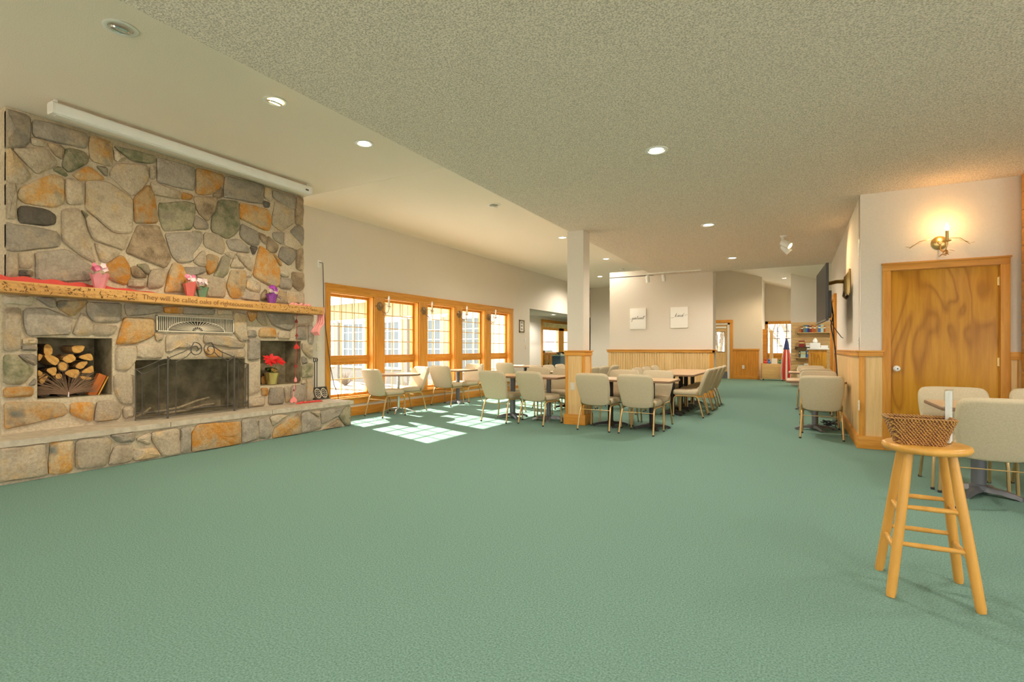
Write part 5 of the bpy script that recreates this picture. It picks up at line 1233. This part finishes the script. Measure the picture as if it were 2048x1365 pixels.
# ------------------------------------------------------------------ lamps
def downlight(x, y, z, label, state, power, color=(1.0, .93, .82), eyeball=False, emit_part=True, tilt=(0, 0)):
    t = thing('recessed_light', label, 'ceiling light', (x, y, z), 0, 'recessed ceiling lights')
    MB().lathe([(.105, 0.0), (.107, -.006), (.098, -.010), (.078, -.008), (.076, 0.0)], (0, 0, 0), 28, closed=False).build('trim_ring', 'white_enamel', t, smooth=True)
    MB().lathe([(.077, -.004), (.074, .0), (.066, .03), (.05, .036)], (0, 0, 0), 24, closed=False).build('reflector', 'chrome' if eyeball else 'white_enamel', t, smooth=True)
    mt = {'on': 'lamp_lit', 'warm': 'lamp_warm', 'off': 'lamp_off'}[state]
    if eyeball:
        R = Matrix.Rotation(radians(18), 3, 'Y')
        MB().lathe([(.066, -.012), (.062, -.022), (.052, -.024)], (0, 0, 0), 24, R, closed=False).build('eyeball_rim', 'chrome', t, smooth=True)
        MB().lathe([(.052, -.016), (.03, -.022), (.001, -.024)], (0, 0, 0), 20, R, closed=False).build('bulb', mt, t, smooth=True)
    else:
        MB().lathe([(.062, -.002), (.03, -.006), (.001, -.007)], (0, 0, 0), 20, closed=False).build('bulb', mt, t, smooth=True)
    if power:
        ld = bpy.data.lights.new('lamp_light', 'SPOT'); ld.energy = power * LAMP; ld.color = color; ld.spot_size = radians(165); ld.spot_blend = .6; ld.shadow_soft_size = .07
        lo = bpy.data.objects.new('lamp_light', ld); COL.objects.link(lo); lo.parent = t; lo.location = (0, 0, -.035)
        lo.rotation_euler = (0, 0, 0)
    return t
PW = 66
WARM = (1.0, .80, .52)
downlight(-4.24, 1.88, HL, 'unlit eyeball light above the fireplace, nearest the camera', 'off', 0, eyeball=True)
downlight(-4.24, 3.13, HL, 'warm lit eyeball light above the fireplace', 'warm', PW, WARM, True)
downlight(-4.24, 4.26, HL, 'white lit recessed light right of the fireplace', 'on', PW)
downlight(-4.24, 7.10, HL, 'unlit eyeball light above the windows', 'off', 0, eyeball=True)
downlight(-4.24, 9.86, HL, 'lit recessed light just left of the column top', 'on', PW)
downlight(-4.27, 12.75, HL, 'lit recessed light just right of the column top', 'on', PW * .35)
downlight(-1.14, 4.86, HR, 'large lit recessed light in the middle of the stippled ceiling', 'on', PW)
downlight(-1.15, 8.17, HR, 'lit recessed light halfway along the stippled ceiling', 'on', PW)
downlight(-1.14, 11.4, HR, 'lit recessed light at the far end of the stippled ceiling', 'on', PW * 1.25)
for k, (x, y, z) in enumerate(((-4.24, -1.2, HL), (-1.14, 1.4, HR), (-1.14, -2.0, HR), (2.4, 4.6, HR), (2.4, 1.4, HR), (2.4, -2.0, HR))):  # extra lamps out of view, added to brighten the near hall
    downlight(x, y, z, ['added fill light behind the camera near the long wall', 'added fill light overhead in front of the camera', 'added fill light behind the camera in the middle', 'added fill light above the door side tables', 'added fill light above the right side of the hall', 'added fill light behind the camera at the right'][k], 'on', PW * .6)
p = onY(1560, 566, 18.5); downlight(-.35, 20.5, slope_z(-.35) - .01, 'lit recessed light in the sloped ceiling of the nook', 'warm', 85, WARM)
downlight(-5.5, 15.8, HL, 'added fill light before the passage, brightening the far wall', 'on', PW * 2.2)  # added lamp that lifts the far wall behind the column
downlight(-7.4, 16.4, 2.372, 'added fill light inside the passage', 'on', 48, (1, .97, .93))  # added lamp, makes up for missing daylight in the passage
downlight(-9.8, 21.0, 2.62, 'added fill light of the room past the passage', 'on', 80)  # added lamp, out of sight, fills the room past the doorway
downlight(-2.3, 17.5, slope_z(-2.3) - .01, 'added unseen fill light behind the partition', 'on', PW * 1.5)  # added lamp, out of sight, brightens the far area
downlight(1.8, 16.5, slope_z(1.8) - .01, 'added unseen fill light over the book display', 'on', PW * 1.3)  # added lamp, out of sight, fills the far corner
# smoke detector
o = MB().lathe([(.07, 0), (.07, -.02), (.05, -.036), (.001, -.038)], (0, 0, 0), 24, closed=False).build('smoke_detector', 'white_enamel', smooth=True); o.location = (-4.42, 14.6, HL); tag(o, 'white smoke detector on the ceiling above the partition corner', 'smoke detector')
# track spots
def track_head(t, c, aim, L=.15, r=.045, lit=False):
    c = Vector(c); a = Vector(aim).normalized(); R = a.to_track_quat('Z', 'Y').to_matrix()
    MB().tube([(c.x, c.y, -.01), (c.x, c.y, c.z + .02)], .009, 8).build('stem', 'white_enamel', t, smooth=True)
    MB().lathe([(.012, -.02), (r * .8, -.005), (r, .03), (r, L), (r * .9, L), (r * .86, L - .02)], c, 20, R, closed=False).build('canister', 'white_enamel', t, smooth=True)
    MB().lathe([(.001, L - .02), (r * .86, L - .02)], c, 16, R, closed=False).build('bulb_face', 'lamp_warm' if lit else 'lamp_off', t)
ts = thing('track_light', 'pair of white track spots on the ceiling left of the television', 'track light', (-.18, 9.57, HR))
MB().box(-.05, .05, -.05, .05, -.02, 0).build('ceiling_plate', 'white_enamel', ts, bevel=.004)
MB().tube([(0, 0, -.015), (0, 0, -.10)], .010, 8).build('stem', 'white_enamel', ts, smooth=True)
track_head(ts, (-.02, -.03, -.11), (.8, -.3, -.55), .15, .055, True); track_head(ts, (-.01, .02, -.16), (.65, .1, -.75), .15, .055)
ld = bpy.data.lights.new('track_spot', 'SPOT'); ld.energy = 30 * LAMP; ld.color = (1, .70, .36); ld.spot_size = radians(95); ld.spot_blend = .8; ld.shadow_soft_size = .03
lo = bpy.data.objects.new('track_spot', ld); COL.objects.link(lo); lo.parent = ts; lo.location = (.13, -.10, -.22); lo.rotation_euler = Vector((.85, -.85, -.75)).to_track_quat('-Z', 'Y').to_euler()
t2 = thing('track_light', 'white ceiling track with two spots above the first canvas', 'track light', (-3.0, 12.62, HR))
MB().box(-.25, 1.05, .10, .135, -.02, 0).build('rail', 'white_enamel', t2)
track_head(t2, (-.2, .1, -.06), (.02, .12, -1), .17, .048); track_head(t2, (.17, .12, -.06), (.12, .1, -1), .16, .045)
# projection screen housing under the ceiling
ps = thing('projection_screen', 'long white projection screen case hanging above the fireplace', 'projection screen', (-6.0, 3.535, 3.36))
case = rrect(.115, .105, .02, 3, 0, .0525)
MB().prism(case, lambda p: (p[0], -1.42, p[1]), lambda p: (p[0], 1.42, p[1])).build('case', 'white_enamel', ps, smooth=True)
for s in (-1, 1):
    MB().prism([(p[0] * 1.04, p[1] * 1.03 - .002) for p in case], lambda p: (p[0], s * 1.42, p[1]), lambda p: (p[0], s * 1.44, p[1])).build('end_cap', 'white_plastic', ps)
    MB().box(-.015, .015, s * 1.40 - .012, s * 1.40 + .012, .10, .139).build('bracket', 'white_enamel', ps)
MB().box(-.03, .03, -1.40, 1.40, -.006, .001).build('bottom_bar', 'white_plastic', ps)
MB().box(.058, .061, 1.33, 1.38, .03, .05).build('label', 'slot_dark', ps)

# wall sconces
def sconce(loc, n, label, lit=False, vine=1.0, mat='brass', side=1):
    """n: direction out of the wall"""
    n = Vector(n); s = Vector((-n.y, n.x, 0)) * side
    t = thing('wall_sconce', label, 'sconce', loc, 0, 'candle wall sconces')
    def P(a, b, c): return n * a + s * b + Vector((0, 0, c))
    R = Matrix((s, Vector((0, 0, 1)), n)).transposed() if side < 0 else Matrix((-s, Vector((0, 0, 1)), n)).transposed()
    if R.determinant() < 0: R = Matrix((s, Vector((0, 0, 1)), n)).transposed()
    MB().lathe([(.062, 0), (.062, .006), (.05, .012), (.046, .016), (.018, .02), (.014, .03), (.001, .032)], (0, 0, 0), 24, R, closed=False).build('back_plate', mat, t, smooth=True)
    MB().tube([P(.02, 0, -.01), P(.05, .0, -.075), P(.09, .01, -.10), P(.13, .02, -.085), P(.145, .025, -.04), P(.145, .025, -.012)], .005, 6).build('arm', mat, t, smooth=True)
    MB().lathe([(.008, -.014), (.03, -.006), (.032, .0), (.012, .0)], P(.145, .025, -.005), 16).build('drip_pan', mat, t, smooth=True)
    MB().lathe([(.012, 0), (.012, .085)], P(.145, .025, -.004), 12).build('candle', 'ivory_plate' if not lit else mat, t, smooth=True)
    MB().lathe([(.007, 0), (.014, .012), (.016, .026), (.010, .045), (.002, .064)], P(.145, .025, .082), 12).build('bulb', 'bulb_lit' if lit else 'bulb_glass', t, smooth=True)
    rnd = random.Random(7)
    for k in range(9):
        a = rnd.uniform(0, 2 * pi); mb = MB(); leafblade(mb, P(.10 + rnd.uniform(-.05, .03), rnd.uniform(-.03, .05), -.09 + rnd.uniform(-.02, .03)), n * cos(a) + s * sin(a) + Vector((0, 0, rnd.uniform(-.6, .4))), .045, .022, .2); mb.build('leaf', mat, t, smooth=True)
    for (q, e) in ((-1, .13 * vine), (1, .11 * vine)):
        MB().tube([P(.02, q * .03, .0), P(.05, q * .07, .03), P(.06, q * (.07 + e * .5), .02), P(.05, q * (.07 + e), -.03 * vine)], .003, 5).build('vine', mat, t, smooth=True)
        for k in range(3):
            mb = MB(); leafblade(mb, P(.055, q * (.07 + e * (.4 + .3 * k)), .012 - .02 * k), s * q + Vector((0, 0, -.5 + .4 * k)) + n * .3, .04, .02, .2); mb.build('leaf', mat, t, smooth=True)
    if lit:
        ld = bpy.data.lights.new('candle_light', 'POINT'); ld.energy = 1.6 * LAMP; ld.color = (1, .50, .15); ld.shadow_soft_size = .018
        lo = bpy.data.objects.new('candle_light', ld); COL.objects.link(lo); lo.parent = t; lo.location = P(.15, .025, .172)
    return t
for i in range(4):
    y = (WIN[i][1] + WIN[i + 1][0]) / 2
    sconce((XW + .024, y, 1.99 - .0 * i), (1, 0, 0), ['unlit candle sconce on the board between first and second window', 'unlit candle sconce on the board between second and third window', 'unlit candle sconce on the board between third and fourth window', 'unlit candle sconce on the board between fourth and fifth window'][i], mat='bronze', vine=.6).scale = (1.35, 1.35, 1.35)
sconce((1.425, YD, 2.395), (0, -1, 0), 'lit brass candle sconce above the wooden door', True, 1.2, 'brass').scale = (1.25, 1.25, 1.25)

# ------------------------------------------------------------------ television with its wall arm
tvn, tvf = Vector((.365, 8.38)), Vector((.295, 9.80)); tvc = (tvn + tvf) / 2; ta = atan2((tvf - tvn).y, (tvf - tvn).x) - pi / 2
tv = thing('television', 'large black flat television on a brass coloured wall arm', 'television', (tvc.x, tvc.y, 1.59), ta)
HWt = 1.42 / 2
MB().box(0, .035, -HWt, HWt, 0, .80).build('bezel', 'tv_case', tv, bevel=.004)
MB().box(-.002, .002, -HWt + .012, HWt - .012, .022, .788).build('screen', 'screen_black', tv)
MB().box(.03, .075, -HWt + .06, HWt - .06, .04, .42).build('rear_case', 'tv_case', tv, bevel=.01)
MB().box(-.004, .0, -HWt, HWt, .0, .014).build('silver_strip', 'grey_metal', tv)
ml = Matrix.Rotation(-ta, 3, 'Z')
def tl(x, y, z): return tuple(ml @ (Vector((x, y, z)) - Vector((tvc.x, tvc.y, 1.59))))
arm = MB().tube([tl(.41, 9.0, 2.16), tl(.52, 8.85, 2.17), tl(.60, 8.80, 2.16)], .028, 8).build('arm', 'brass', tv, smooth=True)
vs = [tl(*p) for p in ((.60, 8.74, 2.0), (.60, 8.88, 2.0), (.60, 8.88, 2.22), (.60, 8.74, 2.22), (.66, 8.72, 1.95), (.66, 8.90, 1.95), (.66, 8.90, 2.30), (.66, 8.72, 2.30))]
MB().add(vs, [(0, 3, 2, 1), (4, 5, 6, 7), (0, 1, 5, 4), (1, 2, 6, 5), (2, 3, 7, 6), (3, 0, 4, 7)]).build('bracket', 'brass', tv, bevel=.006)
vs = [tl(*p) for p in ((.655, 8.70, 1.98), (.655, 8.92, 1.98), (.655, 8.92, 2.33), (.655, 8.70, 2.33), (.68, 8.70, 1.98), (.68, 8.92, 1.98), (.68, 8.92, 2.33), (.68, 8.70, 2.33))]
MB().add(vs, [(0, 3, 2, 1), (4, 5, 6, 7), (0, 1, 5, 4), (1, 2, 6, 5), (2, 3, 7, 6), (3, 0, 4, 7)]).build('wall_plate', 'brass', tv, bevel=.003)
MB().tube([tl(.61, 8.76, 2.02), tl(.60, 8.78, 1.95), tl(.63, 8.82, 1.92), tl(.655, 8.86, 1.96)], .018, 7).build('knuckle', 'bronze', tv, smooth=True)
for k, pts in enumerate(([(.45, 9.1, 1.85), (.50, 9.25, 1.70), (.47, 9.3, 1.55), (.545, 9.6, 1.2), (.575, 9.6, .7), (.58, 9.55, .05)], [(.43, 9.4, 1.80), (.47, 9.3, 1.95), (.50, 9.35, 1.75), (.53, 9.62, 1.35), (.565, 9.65, .9), (.575, 9.6, .05)], [(.44, 8.9, 1.62), (.5, 9.0, 1.5), (.585, 8.95, 1.36), (.60, 8.9, 1.35)])):
    MB().tube([tl(*p) for p in pts], .009 if k < 2 else .006, 6).build('cable', 'cable_black', tv, smooth=True)
# bundle of cables under the first wall table
rnd = random.Random(21); mb = MB()
for k in range(5):
    pts = [(rnd.uniform(-.12, .12), rnd.uniform(-.1, .1), rnd.uniform(.008, .12)) for q in range(7)]
    mb.tube(pts, .006, 5)
o = mb.build('cable_tangle', 'cable_black', smooth=True); o.location = (.44, 9.15, .0); tag(o, 'tangle of black cables on the carpet under the first wall table', 'cables')

# canvases on the partition
STROKES = {'p': ([(0, .1), (.25, .55), (.2, -.75), (.05, -.55), (.3, .1), (.55, .55), (.7, .2), (.4, 0), (.75, .05)], .75), 'a': ([(.55, .5), (.2, .55), (.05, .2), (.25, 0), (.55, .45), (.5, .05), (.75, .08)], .75),
 't': ([(0, .05), (.3, 1.1), (.22, .1), (.5, .05)], .45), 'i': ([(0, .05), (.2, .55), (.18, .05), (.4, .08)], .38), 'e': ([(0, .05), (.35, .35), (.25, .58), (.08, .25), (.3, 0), (.55, .1)], .52),
 'n': ([(0, .05), (.12, .55), (.12, 0), (.3, .5), (.48, .45), (.46, .03), (.7, .08)], .68), 'k': ([(0, .05), (.3, 1.15), (.15, 0), (.2, .35), (.5, .55), (.25, .3), (.55, .02), (.75, .08)], .72), 'd': ([(.5, .48), (.2, .55), (.05, .2), (.25, 0), (.55, .4), (.72, 1.15), (.55, .05), (.85, .1)], .8)}
def script_word(parent, word, width, dz):
    pts = []; x = 0; bars = []
    for ch in word:
        s, w_ = STROKES[ch]; pts += [(x + a, b) for a, b in s]
        if ch == 't': bars.append([(x + .05, .78), (x + .5, .82)])
        if ch == 'i': bars.append([(x + .24, .80), (x + .27, .84)])
        x += w_
    k = width / x; sm = []
    for i in range(len(pts) - 1):                      # smooth the pen path
        p0, p1, p2, p3 = (Vector(pts[max(0, min(len(pts) - 1, i + j))]) for j in (-1, 0, 1, 2))
        for q in range(4):
            u = q / 4; sm.append(.5 * ((2 * p1) + (p2 - p0) * u + (2 * p0 - 5 * p1 + 4 * p2 - p3) * u * u + (3 * p1 - p0 - 3 * p2 + p3) * u ** 3))
    f = lambda p: (p[0] * k - width / 2 + p[1] * k * .25, -.0362, (p[1] - .3) * k + dz)
    MB().tube([f(p) for p in sm], .0028, 5).build('script_word', 'ink', parent, smooth=True)
    for b_ in bars: MB().tube([f(p) for p in b_], .0026, 4).build('script_stroke', 'ink', parent)
for (x0, x1, z0, z1, w, lb) in ((-3.77, -3.355, 1.693, 2.225, 'patient', 'white canvas with the word patient, left of the two'), (-2.744, -2.324, 1.704, 2.224, 'kind', 'white canvas with the word kind, right of the two')):
    t = thing('word_canvas', lb, 'canvas', ((x0 + x1) / 2, YP, (z0 + z1) / 2), 0, 'word canvases')
    hw, hh = (x1 - x0) / 2, (z1 - z0) / 2
    MB().box(-hw, hw, -.035, 0, -hh, hh).build('panel', 'canvas_white', t, bevel=.003)
    script_word(t, w, .31 if w == 'patient' else .21, .01 if w == 'patient' else .04)
    MB().tube([(-hw + .005, -.036, .0), (-hw + .05, -.036, -.006), (-hw + .085, -.036, .004)], .0022, 4).build('flourish', 'ink', t)
    MB().tube([(hw - .005, -.036, .06), (hw - .05, -.036, .055), (hw - .075, -.036, .04)], .0022, 4).build('flourish', 'ink', t)

# ------------------------------------------------------------------ bar stool, basket and sign holder
SX, SY, SZ = .565, 3.235, .728
st = thing('bar_stool', 'tall round seated wooden bar stool in the right foreground', 'stool', (SX, SY, 0))
MB().lathe([(.001, SZ - .038), (.155, SZ - .038), (.172, SZ - .034), (.181, SZ - .020), (.178, SZ - .006), (.168, SZ), (.001, SZ)], (0, 0, 0), 48, closed=False).build('seat', 'stool_wood', st, smooth=True, angle=60)
def lp(sx, sy, z):
    f = 1 - z / (SZ - .03); q = .082 + (.168 - .082) * f; return Vector((sx * q, sy * (q + .004), z))
for sx in (-1, 1):
    for sy in (-1, 1):
        MB().tube([lp(sx, sy, z) for z in (0, .02, .3, .55, SZ - .03)], [.0175, .021, .022, .021, .019], 14).build('leg', 'stool_wood', st, smooth=True)
for (ax_, za, zb) in (('x', .255, .43), ('y', .215, .40)):
    for s in (-1, 1):
        for z in (za, zb):
            a, b = (lp(-1, s, z), lp(1, s, z)) if ax_ == 'x' else (lp(s, -1, z), lp(s, 1, z))
            MB().tube([a, a.lerp(b, .5), b], [.010, .0125, .010], 10).build('rung', 'stool_wood', st, smooth=True)
st.rotation_euler = (0, 0, radians(1))
m, nt, b = new_mat('wicker'); M['wicker'] = m
v = coords(nt, (1, 1, 1)); wv = node(nt, 'ShaderNodeTexWave', Scale=46.0, Distortion=2.5); wv.bands_direction = 'DIAGONAL'; nt.links.new(v, wv.inputs['Vector'])
nt.links.new(ramp(nt, wv.outputs['Fac'], [(.35, (.13, .042, .012)), (.6, (.30, .12, .028)), (.85, (.56, .30, .06))]), b.inputs['Base Color']); b.inputs['Roughness'].default_value = .6
BKX, BKY = .53, 3.20
bk = thing('wicker_basket', 'brown woven wicker basket standing on the bar stool', 'basket', (BKX, BKY, SZ), radians(3))
rows = 13
for k in range(rows):
    q = k / (rows - 1); w = .185 + .075 * q; d = .105 + .055 * q; z = .006 + .118 * q
    o = rrect(w, d, .02, 3); n = len(o); pts = []
    seg = 5
    for i in range(n):
        a, c = Vector(o[i]), Vector(o[(i + 1) % n])
        L = (c - a).length; kk = max(1, int(L / .009))
        for j in range(kk): pts.append(a.lerp(c, j / kk))
    pts = [(p.x * (1 + .018 * (-1) ** (i + k)), p.y * (1 + .02 * (-1) ** (i + k)), z + .0025 * (-1) ** (i // 1 + k)) for i, p in enumerate(pts)]
    MB().tube(pts + [pts[0]], .0062, 6, False).build('woven_row', 'wicker', bk, smooth=True)
MB().prism(rrect(.185, .105, .02, 3), lambda p: (p[0], p[1], .002), lambda p: (p[0], p[1], .006)).build('bottom', 'wicker', bk)
pts = [(p[0], p[1], .128) for p in rrect(.268, .166, .022, 4)]
MB().tube(pts + [pts[0]], .0068, 6, False).build('rim', 'wicker', bk, smooth=True)
sh = thing('sign_holder', 'clear acrylic sign holder standing behind the basket on the stool', 'sign holder', (.665, 3.29, SZ), radians(73))
MB().box(-.05, .05, -.014, -.011, .0, .265).box(-.05, .05, .011, .014, 0, .265).box(-.05, .05, -.014, .014, .262, .265).box(-.05, .05, -.014, .014, 0, .003).box(-.05, -.047, -.014, .014, 0, .265).box(.047, .05, -.014, .014, 0, .265).build('acrylic_case', 'acrylic', sh)
MB().box(-.046, .046, -.009, .009, .006, .258).build('insert', 'paper', sh)
for k in range(5): MB().box(-.03, .03 - .008 * (k % 3), -.0096, -.009, .175 - k * .016, .178 - k * .016).build('printed_line', 'ivory_plate', sh)

# ------------------------------------------------------------------ far corner: display boards, flag, toy bin, cabinet, books
tb = thing('toy_bin', 'pale wooden toy bin on casters below the far window', 'toy bin', (-.75, 21.6, 0))
MB().box(-.385, .385, -.22, .22, .06, .62).build('box', 'pale_oak_X', tb, bevel=.004)
MB().box(-.395, -.365, -.23, .23, .06, .64).box(.365, .395, -.23, .23, .06, .64).build('end_board', 'oak_Z', tb, bevel=.003)
for sx in (-1, 1):
    for sy in (-1, 1): MB().lathe([(.03, -.012), (.03, .012)], (sx * .33, sy * .17, .03), 12, Matrix.Rotation(pi / 2, 3, 'Y')).build('caster', 'rubber', tb)
plain('toy_red', (.6, .05, .03), .4); plain('toy_blue', (.06, .16, .45), .4); plain('flag_blue', (.03, .045, .16), .8); plain('book_green', (.08, .22, .14), .6); plain('book_teal', (.45, .62, .52), .6)
for k, (x, mt_, lb) in enumerate(((-1.0, 'toy_red', 'red toy on the left in the toy bin'), (-.88, 'toy_blue', 'blue toy next to the red one in the toy bin'), (-.70, 'paper', 'white picture book in the toy bin'), (-.52, 'book_green', 'green boxed toy in the toy bin'))):
    mb = MB()
    if mt_ == 'paper': mb.box(-.09, .09, -.02, .02, 0, .20)
    else: mb.lathe([(.02, 0), (.07, .02), (.075, .07), (.03, .11), (.045, .15), (.01, .18)], (0, 0, 0), 12)
    o = mb.build('toy', mt_, smooth=(mt_ != 'paper')); o.location = (x, 21.55, .62); tag(o, lb, 'toy', 'toys in the bin')
sd_ = thing('slat_display', 'narrow slatted wooden display stand left of the far window', 'display stand', (-1.09, 22.5, 0))
MB().box(-.05, .09, 0, .04, 0, 1.95).build('back_board', 'oak_Z', sd_)
for k in range(19): MB().box(-.05, .09, -.022, 0, .06 + k * .098, .06 + k * .098 + .088).build('slat', 'oak_X', sd_)
MB().box(.09, .11, -.03, .06, 0, 1.97).build('end_post', 'bronze', sd_)
lb_ = thing('leaning_shelf_board', 'tall pale board leaning beside the slatted display stand', 'board', (-.86, 22.75, 0))
MB().box(-.055, .055, -.012, .012, 0, 1.9).build('board', 'pale_oak_Z', lb_); MB().box(.055, .075, -.02, .02, 0, 1.88).build('edge', 'wall_paint', lb_)
fl_ = thing('flag', 'american flag furled on a short pole beside the toy bin', 'flag', (-.30, 21.2, 0))
MB().lathe([(.10, 0), (.10, .03), (.03, .05), (.016, .06)], (0, 0, 0), 16).build('base', 'brass', fl_, smooth=True)
MB().tube([(0, 0, .05), (.0, 0, 1.62)], .011, 8).lathe([(.001, 0), (.02, .02), (.02, .04), (.001, .07)], (0, 0, 1.61), 10).build('pole', 'brass', fl_, smooth=True)
def drape(a0, a1, prof, mt_, nm):
    mb = MB(); vs = []
    for (r, z) in prof:
        for j in range(4):
            a = a0 + (a1 - a0) * j / 3; rr = r * (1 + .25 * sin(a * 5)); vs.append((rr * cos(a), rr * sin(a), z))
    mb.add(vs, [(i * 4 + j, i * 4 + j + 1, (i + 1) * 4 + j + 1, (i + 1) * 4 + j) for i in range(len(prof) - 1) for j in range(3)]); mb.build(nm, mt_, fl_, smooth=True)
for k in range(14):
    a0, a1 = 2 * pi * k / 14, 2 * pi * (k + 1) / 14
    drape(a0, a1, [(.15, .06), (.16, .3), (.15, .6), (.12, .9), (.085, 1.15)], 'red_felt' if k % 2 else 'canvas_white', 'stripe')
    drape(a0, a1, [(.086, 1.15), (.05, 1.4), (.018, 1.56)], 'flag_blue', 'canton')
cb = thing('display_cabinet', 'oak cabinet with white counter corners before the slatted wall', 'cabinet', (.55, 17.8, 0))
MB().box(-.22, .24, -.2, .2, 0, 1.16).build('body', 'oak_Z', cb); MB().box(-.14, .24, -.215, -.2, .1, 1.06).build('door', 'door_veneer', cb, bevel=.004); MB().box(-.26, .30, -.24, .24, 1.16, 1.2).build('counter', 'white_enamel', cb, bevel=.004)
o = MB().box(-.13, .13, -.1, .1, 0, .16).build('storage_box', 'paper', bevel=.004); o.location = (.50, 17.8, 1.2); tag(o, 'white printed box on the oak cabinet', 'box')
o = MB().lathe([(.06, 0), (.075, .03), (.05, .1), (.02, .14), (.001, .15)], (0, 0, 0), 12).build('white_ornament', 'white_enamel', smooth=True); o.location = (.50, 17.8, 1.36); tag(o, 'small white ornament on the box on the cabinet', 'ornament')
o = MB().box(-.1, .1, -.08, .08, 0, .025).box(-.08, .09, -.07, .08, .025, .05).box(-.09, .1, -.06, .07, .05, .085).build('magazine_stack', 'paper'); o.location = (.73, 17.8, 1.2); tag(o, 'stack of magazines on the oak cabinet', 'magazines')
for (z, x0, x1, lb) in ((1.70, .05, .98, 'top shelf of the slatted wall holding a row of books'), (1.24, -.02, .85, 'dark middle shelf bracket on the slatted wall'), (.90, .02, .42, 'lower shelf of the slatted wall'), (.52, .02, .42, 'lowest shelf of the slatted wall')):
    t = thing('wall_shelf', lb, 'shelf', ((x0 + x1) / 2, YS - .024, z), 0, 'shelves on the slatted wall'); w = (x1 - x0) / 2
    MB().box(-w, w, -.22, 0, -.018, 0).build('board', 'black_metal' if z == 1.24 else 'pale_oak_X', t)
    for s in (-1, 1): MB().box(s * w - .008, s * w + .008, -.2, 0, -.07, -.018).build('bracket', 'black_metal', t)
rnd = random.Random(31); bc = ['toy_blue', 'dark_red', 'book_green', 'log_side', 'ink', 'book_teal', 'red_block', 'flag_blue']
cn = ['blue', 'dark red', 'green', 'brown', 'black', 'pale teal', 'rust', 'navy']
od = ['first', 'second', 'third', 'fourth', 'fifth', 'sixth', 'seventh', 'eighth', 'ninth', 'tenth', 'eleventh', 'twelfth']
x = .10
for k in range(12):
    w = rnd.uniform(.045, .075); h = rnd.uniform(.19, .25); c = rnd.randrange(8)
    t = thing('book', '%s book on the top shelf, %s from the left' % (cn[c], od[k]), 'book', (x + w / 2, YS - .13, 1.70), 0, 'books on the top shelf')
    MB().box(-w / 2, w / 2, -.08, .08, 0, h).build('cover', bc[c], t); MB().box(-w / 2 - .0005, w / 2 + .0005, -.081, -.078, h * .6, h * .8).build('spine_label', 'paper' if k % 2 else 'foil_gold', t)
    x += w + .004
for (x, z, w, h, c, lb) in ((.16, 1.24, .16, .20, 'dark_red', 'dark red plaque on the middle shelf'), (.33, 1.24, .10, .12, 'paper', 'white card box on the middle shelf'), (.10, .90, .05, .22, 'ink', 'black book on the lower shelf'), (.20, .90, .14, .20, 'book_teal', 'pale green book on the lower shelf'), (.335, .90, .08, .22, 'toy_blue', 'blue book on the lower shelf'), (.13, .52, .12, .15, 'book_teal', 'pale box on the lowest shelf, left'), (.30, .52, .14, .19, 'paper', 'white box on the lowest shelf, right')):
    t = thing('book', lb, 'book', (x, YS - .13, z), 0, 'objects on the slatted wall shelves'); MB().box(-w / 2, w / 2, -.05, .05, 0, h).build('cover', c, t); MB().box(-w / 2 + .01, w / 2 - .01, -.052, -.05, h * .55, h * .8).build('spine_label', 'foil_gold', t)
# room past the passage
cb = thing('low_cabinet', 'honey coloured low cabinet seen through the passage doorway', 'cabinet', (-10.05, 21.5, 0))
MB().box(-.25, .25, -.85, .85, 0, .95).build('body', 'door_veneer', cb); MB().box(-.28, .28, -.88, .88, .95, .99).build('top', 'oak_Y', cb, bevel=.004)
for k in range(3): d_ = MB().box(.25, .265, -.82 + k * .56, -.82 + k * .56 + .52, .08, .9).build('door', 'door_veneer', cb, bevel=.003); MB().box(.265, .28, -.82 + k * .56 + .44, -.82 + k * .56 + .47, .45, .55).build('handle', 'black_metal', d_)
for (y, mt_, sx, sy, sz, lb) in ((20.95, 'ink', .1, .16, .12, 'dark box on the low cabinet past the passage'), (21.5, 'paper', .25, .7, .06, 'heap of papers on the low cabinet past the passage'), (21.5, 'book_teal', .2, .5, .05, 'folded pale cloth on the papers past the passage')):
    o = MB().box(-sx / 2, sx / 2, -sy / 2, sy / 2, 0, sz).build('desk_item', mt_, bevel=.006); o.location = (-9.95, y, .99 if lb[0] != 'f' else 1.05); tag(o, lb, 'clutter')
bt = thing('blue_chest', 'blue grey chest with odds and ends past the passage doorway', 'chest', (-9.2, 20.95, 0))
plain('blue_grey', (.10, .16, .20), .6)
MB().box(-.2, .2, -.25, .25, 0, .86).build('body', 'blue_grey', bt, bevel=.01); MB().box(-.22, .22, -.27, .27, .86, .90).build('lid', 'book_teal', bt, bevel=.008)
for k, (x, y, mt_) in enumerate(((-.05, -.08, 'foil_gold'), (.05, .08, 'paper'), (0, .0, 'ink'))): MB().box(x - .06, x + .06, y - .07, y + .07, .90, .96 + .03 * k).build('odds_and_ends', mt_, bt)
